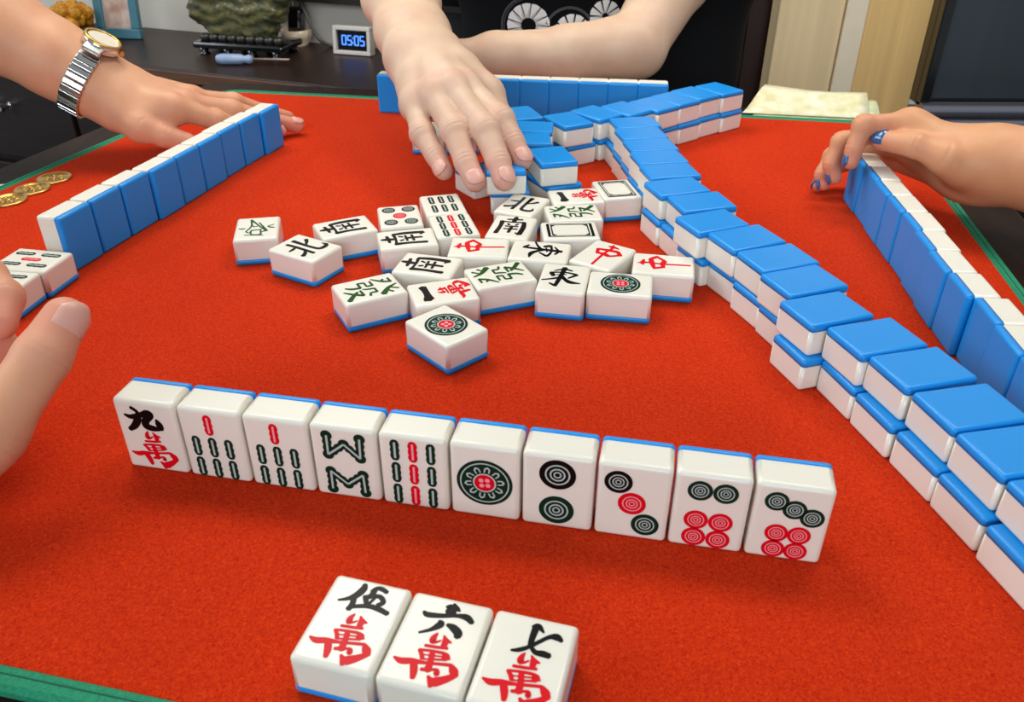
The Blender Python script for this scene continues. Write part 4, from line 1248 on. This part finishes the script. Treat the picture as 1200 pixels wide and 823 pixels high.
# --- wristwatch on the left wrist
def watch():
    c = np.array((-0.3830, 0.7733, 0.0706)); ax = unit(np.array((0.055, 0.0, -0.034)))
    upv = np.array((0.0, 0.0, 1.0)); upv = unit(upv - ax * (upv @ ax)); sd = np.cross(ax, upv)
    root = tag(empty('wristwatch', tuple(c)), 'steel bracelet wristwatch on the wrist at the left', 'watch')
    def rad(t):
        d = sd * math.cos(t) + upv * math.sin(t)
        hit = LEFT_BVH.ray_cast(Vector(c + d * 0.08), Vector(-d), 0.08)
        return (0.08 - hit[3]) if hit[0] is not None else 0.03
    tt = np.linspace(0, 2 * math.pi, 73)[:-1]
    rr = np.array([rad(t) for t in tt])
    for _ in range(4):
        rr = np.maximum(rr, (np.roll(rr, 1) + np.roll(rr, -1)) / 2)
    def ell(t):
        r = np.interp(t % (2 * math.pi), np.append(tt, 2 * math.pi), np.append(rr, rr[0])) + 0.0022
        return r * math.cos(t), r * math.sin(t)
    B = ell(math.pi / 2)[1]
    n = 40
    for k in range(n):
        t = 2 * math.pi * k / n
        if 62 < math.degrees(t) < 118:
            continue
        x, z = ell(t)
        x0, z0 = ell(t - 0.04); x1, z1 = ell(t + 0.04)
        tx, tz = (x1 - x0) / 0.08, (z1 - z0) / 0.08
        T = unit(sd * tx + upv * tz); O = unit(np.cross(T, ax)); O = O if O @ (sd * x + upv * z) > 0 else -O
        R3 = Matrix((Vector(ax), Vector(T), Vector(O))).transposed()
        step = math.hypot(tx, tz) * 2 * math.pi / n
        p = sd * x + upv * z
        bm = bmesh.new()
        add_box(bm, *p, 0.0175, step * 0.86, 0.0030, rot=R3)
        bmesh.ops.bevel(bm, geom=bm.edges[:], offset=0.0007, segments=2, profile=0.5, affect='EDGES')
        from_bm('bracelet_link', bm, STEEL, root)
    M_ = Matrix((Vector(ax), Vector(sd), Vector(upv))).transposed().to_4x4()
    M_.translation = Vector(upv * (B + 0.0005))
    bm = bmesh.new(); lathe(bm, [(0, 0), (0.0150, 0), (0.0165, 0.002), (0.0165, 0.006), (0.0158, 0.0075), (0.0135, 0.0078)], 40, M_)
    from_bm('case', bm, STEEL, root, True)
    bm = bmesh.new(); lathe(bm, [(0.0160, 0.0070), (0.0158, 0.0086), (0.0134, 0.0088), (0.0130, 0.0076)], 40, M_)
    from_bm('bezel', bm, GOLD, root, True)
    bm = bmesh.new(); lathe(bm, [(0.0133, 0.0077), (0, 0.0079)], 40, M_)
    from_bm('dial', bm, mat('pale_dial', srgb(222, 214, 196), 0.3, coat=0.6), root, True)
    bm = bmesh.new()
    Mc = M_ @ Matrix.Translation((0.0168, 0, 0.004)) @ Matrix.Rotation(math.radians(90), 4, 'Y')
    lathe(bm, [(0, 0), (0.0022, 0), (0.0022, 0.003), (0, 0.003)], 14, Mc)
    from_bm('crown', bm, GOLD, root, True)
    for s in (-1, 1):
        bm = bmesh.new()
        add_box(bm, *(upv * (B + 0.003) + sd * s * 0.018), 0.016, 0.010, 0.0035, rot=Matrix((Vector(ax), Vector(sd), Vector(upv))).transposed() @ Matrix.Rotation(-s * 0.35, 3, 'X'))
        bmesh.ops.bevel(bm, geom=bm.edges[:], offset=0.001, segments=2, profile=0.5, affect='EDGES')
        from_bm('lug', bm, STEEL, root)
watch()

# ------------------------------------------------------------------ sideboard and what stands on it
sb = tag(empty('sideboard', (-0.812, 1.746, ZF)), 'long dark walnut sideboard against the white wall', 'sideboard')
sb.rotation_euler = (0, 0, math.radians(-20))
SBH = -0.10 - ZF
box('top', (0, 0, SBH - 0.0125), (1.50, 0.28, 0.025), DARK_WOOD, sb, 0.003)
box('edge_strip', (0, -0.1415, SBH - 0.0125), (1.50, 0.003, 0.018), EDGE_WOOD, sb, 0.001)
box('body', (0, 0.01, (SBH - 0.025) / 2 + 0.02), (1.46, 0.245, SBH - 0.065), mat('near_black_walnut', srgb(30, 20, 18), 0.4, vary=0.4, vscale=8.0, stretch=(1, 12, 12)), sb)
box('plinth', (0, 0.01, 0.02), (1.42, 0.22, 0.04), DARK_WOOD, sb)
for k in range(4):
    x = -0.543 + 0.362 * k
    for z, hh in ((SBH - 0.13, 0.18), (SBH - 0.36, 0.25)):
        d = box('drawer', (x, -0.120, z), (0.350, 0.016, hh), mat('drawer_walnut', srgb(36, 24, 21), 0.4, vary=0.4, vscale=8.0, stretch=(1, 12, 12)), sb, 0.003)
        for s in (-0.02, 0.02):
            bm = bmesh.new()
            lathe(bm, [(0, -0.034), (0.006, -0.032), (0.0085, -0.026), (0.005, -0.018), (0.004, -0.008), (0.007, -0.008)], 14, Matrix.Translation((x + s, -0.120, z + 0.02)) @ Matrix.Rotation(math.radians(-90), 4, 'X'))
            kn = from_bm('knob', bm, STEEL, d, True)
# blue photo frame
pf = tag(empty('photo_frame', (-0.793, 1.772, -0.10)), 'teal blue picture frame standing on the sideboard', 'picture frame')
pf.rotation_euler = (math.radians(-8), 0, math.radians(-8))
TEAL = mat('teal_paint', srgb(74, 128, 146), 0.4, vary=0.12, vscale=30.0)
for nm, c, s in (('frame_rail', (0, 0, 0.0095), (0.092, 0.014, 0.019)), ('frame_rail', (0, 0, 0.1205), (0.092, 0.014, 0.019)), ('frame_stile', (-0.0375, 0, 0.065), (0.017, 0.014, 0.093)), ('frame_stile', (0.0375, 0, 0.065), (0.017, 0.014, 0.093))):
    box(nm, c, s, TEAL, pf, 0.002)
box('picture', (0, 0.002, 0.065), (0.060, 0.004, 0.094), mat('faded_portrait_print', srgb(232, 214, 202), 0.5, vary=0.5, vscale=26.0, col2=srgb(170, 120, 100)), pf)
bm = bmesh.new(); add_box(bm, 0, 0.036, 0.045, 0.03, 0.004, 0.095, rot=Matrix.Rotation(math.radians(32), 3, 'X')); from_bm('easel_back', bm, TEAL, pf)
# yellow flowers in a dark basket
fb = tag(empty('flower_basket', (-0.868, 1.742, -0.10)), 'dark basket of yellow flowers beside the teal frame', 'flowers')
bm = bmesh.new(); lathe(bm, [(0, 0), (0.032, 0), (0.040, 0.028), (0.036, 0.030), (0, 0.026)], 20)
from_bm('basket', bm, mat('brown_basket', srgb(84, 44, 20), 0.7, vary=0.5, vscale=120.0), fb, True)
YEL = mat('yellow_petals', srgb(226, 164, 22), 0.6, vary=0.45, vscale=160.0, col2=srgb(164, 92, 10))
bmf = bmesh.new(); bmesh.ops.create_icosphere(bmf, subdivisions=2, radius=0.013)
for v in bmf.verts:
    v.co *= 1 + 0.22 * math.sin(9 * v.co.x / 0.013 + 2) * math.sin(8 * v.co.y / 0.013)
mef = bpy.data.meshes.new('blossom'); bmf.to_mesh(mef); bmf.free(); mef.materials.append(YEL)
for k in range(22):
    a = k * 2.4; r = 0.033 * math.sqrt((k % 11 + 0.5) / 11)
    o = link_mesh('blossom', mef, None, fb, True)
    o.location = (r * math.cos(a), r * math.sin(a), 0.036 + 0.018 * (1 - r / 0.04) + (0.014 if k > 10 else 0))
    o.rotation_euler = (a, a * 1.7, 0)
# black cord on the wall, left
bm = bmesh.new(); tube(bm, catmull([(-0.98, 1.86, 0.20), (-0.985, 1.85, 0.06), (-0.972, 1.83, -0.02), (-0.962, 1.80, -0.06), (-0.955, 1.77, -0.0955)], 6), 0.004)
tag(from_bm('black_cord', bm, BLACK_GLOSS, None, True), 'black cord hanging by the yellow flowers', 'cord')
# carved stone ornament on a black foot
orn = tag(empty('stone_ornament', (-0.502, 1.655, -0.10)), 'mottled green carved stone ornament on a black wooden stand', 'ornament')
orn.rotation_euler = (0, 0, math.radians(-14))
def carve():
    F = Field((-0.13, -0.07, 0.015), (0.13, 0.07, 0.17), 0.0035)
    G = F.blank()
    for a, b, ra, rb in (((-0.055, 0, 0.045), (0.045, 0, 0.045), 0.024, 0.022), ((-0.080, 0, 0.075), (0.060, 0, 0.080), 0.030, 0.030), ((-0.070, 0, 0.110), (0.085, 0, 0.118), 0.034, 0.030), ((-0.05, 0, 0.14), (0.06, 0, 0.14), 0.026, 0.026)):
        F.cap(G, a, b, ra, rb, 0.012)
    V, Q = F.mesh(G)
    n = np.sin(V[:, 2] * 330 + np.sin(V[:, 0] * 90) * 1.5) * 0.0016 + np.sin(V[:, 0] * 240 + V[:, 2] * 120) * 0.0014 + np.sin(V[:, 0] * 520 + 3 * np.sin(V[:, 2] * 200)) * 0.0012
    c = np.array((0, 0, 0.08)); d = V - c; d /= np.linalg.norm(d, axis=1, keepdims=True)
    return V + d * n[:, None], Q
V, Q = carve()
np_mesh('carving', V, Q, mat('mottled_jade', srgb(128, 120, 72), 0.35, vary=0.6, vscale=34.0, stretch=(1, 1, 2.6), col2=srgb(38, 50, 38), bump=0.6, bscale=120.0, coat=0.2), orn)
box('stand', (0, 0, 0.017), (0.185, 0.085, 0.012), BLACK_GLOSS, orn, 0.004)
for x in (-0.075, -0.025, 0.025, 0.075):
    for y in (-0.032, 0.032):
        bm = bmesh.new(); lathe(bm, [(0, 0), (0.011, 0), (0.0075, 0.005), (0.010, 0.012), (0, 0.012)], 12, Matrix.Translation((x, y, 0)))
        from_bm('foot', bm, BLACK_GLOSS, orn, True)
for k in range(9):
    bm = bmesh.new(); bmesh.ops.create_icosphere(bm, subdivisions=2, radius=0.010, matrix=Matrix.Translation((-0.076 + 0.019 * k, -0.02, 0.028)) @ Matrix.Diagonal((1.1, 1, 0.8, 1)))
    from_bm('stand_scroll', bm, mat('dark_carved_wood', srgb(44, 40, 34), 0.35, coat=0.2), orn, True)
# cream cup with a black plug and its cable
cu = tag(empty('cream_dish', (-0.425, 1.722, -0.10)), 'cream ceramic dish between the stone ornament and the clock', 'dish')
bm = bmesh.new(); lathe(bm, [(0, 0), (0.020, 0.0), (0.029, 0.014), (0.031, 0.030), (0.028, 0.030), (0.022, 0.016), (0, 0.010)], 28)
from_bm('bowl', bm, mat('cream_glaze', srgb(226, 204, 176), 0.3, coat=0.3), cu, True)
bx = tag(empty('power_adapter', (-0.425, 1.722, -0.0880)), 'black power adapter standing in the cream dish', 'adapter')
bx.rotation_euler = (0, 0.12, -0.3)
box('housing', (0, 0, 0.030), (0.028, 0.024, 0.056), BLACK_GLOSS, bx, 0.005)
for s in (-0.008, 0.008):
    box('prong', (s, 0, 0.064), (0.002, 0.006, 0.013), STEEL, bx)
bm = bmesh.new(); tube(bm, catmull([(-0.418, 1.735, 0.10), (-0.412, 1.725, 0.0), (-0.396, 1.712, -0.05), (-0.375, 1.69, -0.082), (-0.355, 1.70, -0.0965), (-0.325, 1.70, -0.0965)], 8), 0.0034)
tag(from_bm('grey_cable', bm, mat('grey_rubber', srgb(86, 82, 78), 0.5), None, True), 'grey cable running up the wall beside the clock', 'cable')
# digital clock
ck = tag(empty('digital_clock', (-0.300, 1.640, -0.10)), 'white digital alarm clock with blue digits on the sideboard', 'clock')
ck.rotation_euler = (math.radians(-6), 0, math.radians(-16))
WHITEP = mat('white_plastic', srgb(214, 206, 196), 0.4)
cx_, cz_ = 0.076, 0.050
for c, s in (((0, 0, 0.0035), (cx_, 0.022, 0.007)), ((0, 0, cz_ - 0.0035), (cx_, 0.022, 0.007)), ((-cx_ / 2 + 0.0035, 0, cz_ / 2), (0.007, 0.022, cz_ - 0.014)), ((cx_ / 2 - 0.0035, 0, cz_ / 2), (0.007, 0.022, cz_ - 0.014))):
    box('bezel', c, s, WHITEP, ck, 0.0012)
box('back_shell', (0, 0.006, cz_ / 2), (cx_ - 0.012, 0.010, cz_ - 0.012), WHITEP, ck)
dsp = box('display', (0, -0.002, cz_ / 2), (cx_ - 0.0135, 0.003, cz_ - 0.0135), mat('black_display', srgb(6, 7, 12), 0.2), ck)
LED = mat('blue_led', srgb(60, 120, 230), 0.4, emit=srgb(80, 140, 255), estr=1.6)
SEG = {'0': 'abcdef', '5': 'acdfg'}
def digit(ch, x, z, w, h):
    bm = bmesh.new(); t = 0.0021
    geo = {'a': (0, h, w, t), 'd': (0, 0, w, t), 'g': (0, h / 2, w, t), 'b': (w / 2, h * .75, t, h / 2), 'c': (w / 2, h * .25, t, h / 2), 'f': (-w / 2, h * .75, t, h / 2), 'e': (-w / 2, h * .25, t, h / 2)}
    for s in SEG[ch]:
        gx_, gz, sx, sz = geo[s]
        add_box(bm, x + gx_, -0.0039, z + gz, sx, 0.0008, sz)
    from_bm('digit', bm, LED, dsp)
for i, ch in enumerate('05'):
    digit(ch, -0.018 + 0.0115 * i, cz_ / 2 - 0.008, 0.0075, 0.016)
    digit(ch, 0.0075 + 0.0115 * i, cz_ / 2 - 0.008, 0.0075, 0.016)
bm = bmesh.new()
for z in (-0.004, 0.004):
    add_box(bm, 0.0, -0.0039, cz_ / 2 + z, 0.0022, 0.0008, 0.0022)
from_bm('colon', bm, LED, dsp)
# screwdriver
sd_ = tag(empty('screwdriver', (-0.50, 1.556, -0.0905)), 'screwdriver with pale blue handle lying on the sideboard', 'screwdriver')
sd_.rotation_euler = (0, math.radians(90), math.radians(-2))
bm = bmesh.new(); lathe(bm, [(0, -0.034), (0.007, -0.033), (0.0095, -0.024), (0.0092, 0.010), (0.006, 0.018), (0.0085, 0.026), (0.006, 0.032), (0, 0.033)], 16)
from_bm('handle', bm, mat('pale_blue_handle', srgb(150, 172, 206), 0.3, coat=0.4), sd_, True)
bm = bmesh.new(); lathe(bm, [(0, 0.030), (0.0026, 0.030), (0.0026, 0.096), (0.0018, 0.100), (0, 0.100)], 10)
from_bm('shaft', bm, mat('dull_steel', srgb(150, 130, 118), 0.4, metal=0.8), sd_, True)
# wall-mounted screen edge over the sideboard
tvw = tag(empty('wall_screen', (-0.20, 1.655, -0.02)), 'dark wall-mounted screen above the sideboard, only its lower edge showing', 'screen')
tvw.rotation_euler = (0, 0, math.radians(-20))
box('housing', (-0.11, 0, 0.25), (0.52, 0.03, 0.50), BLACK_GLOSS, tvw, 0.004)
box('lower_trim', (-0.11, -0.016, 0.006), (0.52, 0.004, 0.010), mat('dark_trim', srgb(40, 34, 32), 0.3), tvw)
# television at the right
tv = tag(empty('television', (0.90, 1.47, -0.22)), 'large dark television with glossy black lower bezel at the right', 'television')
box('housing', (0, 0.045, 0.36), (0.37, 0.03, 0.58), BLACK_GLOSS, tv, 0.004)
GL = mat('dark_screen_glass', srgb(58, 66, 74), 0.22, vary=0.35, vscale=3.0, stretch=(3.0, 1, 0.4), coat=0.3)
box('screen', (0.008, 0.027, 0.365), (0.345, 0.006, 0.565), GL, tv)
box('side_bezel', (-0.176, 0.022, 0.36), (0.018, 0.020, 0.58), BLACK_GLOSS, tv, 0.002)
for z, h, ry in ((0.066, 0.020, 0.006), (0.040, 0.026, 0.010)):
    bm = bmesh.new()
    add_box(bm, 0, 0.012, z, 0.37, 0.04, h)
    bmesh.ops.bevel(bm, geom=[e for e in bm.edges if abs(e.verts[0].co.x - e.verts[1].co.x) > 0.1], offset=0.009, segments=4, profile=0.5, affect='EDGES')
    from_bm('lower_bezel', bm, mat('smoky_gloss', srgb(150, 150, 164), 0.16, metal=0.7, coat=0.5), tv)  # black bezel coloured light grey to stand in for its reflections
box('stand', (0, 0.02, -0.15), (0.30, 0.20, 0.35), mat('black_cabinet', srgb(14, 12, 12), 0.5), tv)
tsb = tag(box('television_bench', (0.92, 1.52, (ZF - 0.55) / 2 + 0.0), (0.42, 0.30, -ZF - 0.55 - 0.002), DARK_WOOD, None, 0.003), 'low dark bench under the television', 'bench')

# ------------------------------------------------------------------ small things on the table
for k, (x, y, rz, lb) in enumerate(((-0.4180, 0.6555, 0.3, 'round brass token nearest the camera at the left edge of the mat'), (-0.4105, 0.6805, 1.2, 'round brass token between two others at the left edge of the mat'), (-0.4040, 0.7070, 2.0, 'round brass token farthest of three at the left edge of the mat'))):
    co = tag(empty('brass_token', (x, y, 0.0), (0, 0, rz)), lb, 'token', 'three brass tokens')
    bm = bmesh.new(); lathe(bm, [(0, 0), (0.0136, 0), (0.0145, 0.0006), (0.0145, 0.0016), (0.0138, 0.0021), (0.0118, 0.0021), (0.0113, 0.0016), (0, 0.0016)], 36)
    from_bm('disc', bm, GOLD, co, True)
    bm = bmesh.new()
    for q in range(6):
        a = q * math.pi / 3
        bmesh.ops.create_icosphere(bm, subdivisions=1, radius=0.0026, matrix=Matrix.Translation((0.0062 * math.cos(a), 0.0062 * math.sin(a), 0.0015)) @ Matrix.Rotation(a, 4, 'Z') @ Matrix.Diagonal((1.2, 0.8, 0.3, 1)))
    bmesh.ops.create_icosphere(bm, subdivisions=1, radius=0.003, matrix=Matrix.Translation((0, 0, 0.0015)) @ Matrix.Diagonal((1, 1, 0.3, 1)))
    from_bm('relief', bm, GOLD, co, True)
# banknotes tucked at the far right corner, on the table rim
NOTE = [mat('pale_green_note', srgb(216, 218, 184), 0.8, vary=0.28, vscale=55.0, col2=srgb(172, 186, 120)), mat('cream_note', srgb(230, 226, 204), 0.8, vary=0.16, vscale=60.0, col2=srgb(206, 200, 150))]
def note(name, label, A, B, C_, D_, z, lift, m_):
    bm = bmesh.new()
    n, k = 10, 6
    P = []
    for i in range(n + 1):
        row = []
        for j in range(k + 1):
            s, t = i / n, j / k
            p = A.lerp(D_, s).lerp(B.lerp(C_, s), t)
            zz = z + lift * (0.5 - 0.5 * math.cos(math.pi * t)) + 0.0015 * math.sin(5 * s + 2 * t) * t
            row.append(bm.verts.new((p.x, p.y, zz)))
        P.append(row)
    for i in range(n):
        for j in range(k):
            bm.faces.new((P[i][j], P[i + 1][j], P[i + 1][j + 1], P[i][j + 1]))
    bmesh.ops.recalc_face_normals(bm, faces=bm.faces[:])
    bmesh.ops.solidify(bm, geom=bm.faces[:], thickness=0.0003)
    tag(from_bm(name, bm, m_, None, True), label, 'banknote', 'folded banknotes')
V2_ = Vector
note('banknote', 'pale green folded banknote at the bottom of the pile on the table rim', V2_((0.262, 0.917)), V2_((0.300, 0.975)), V2_((0.404, 0.940)), V2_((0.398, 0.897)), -0.0028, 0.010, NOTE[0])
note('banknote', 'cream folded banknote on top of the pile on the table rim', V2_((0.252, 0.922)), V2_((0.290, 0.982)), V2_((0.396, 0.950)), V2_((0.385, 0.902)), -0.0008, 0.014, NOTE[1])
pp = [Vector((-0.470, 0.672)), Vector((-0.437, 0.690)), Vector((-0.444, 0.704)), Vector((-0.478, 0.694))]
tag(slab('paper_scrap', pp, -0.0038, -0.0030, mat('white_paper', srgb(240, 240, 238), 0.8)), 'white paper scrap on the table rim by the brass tokens', 'paper')
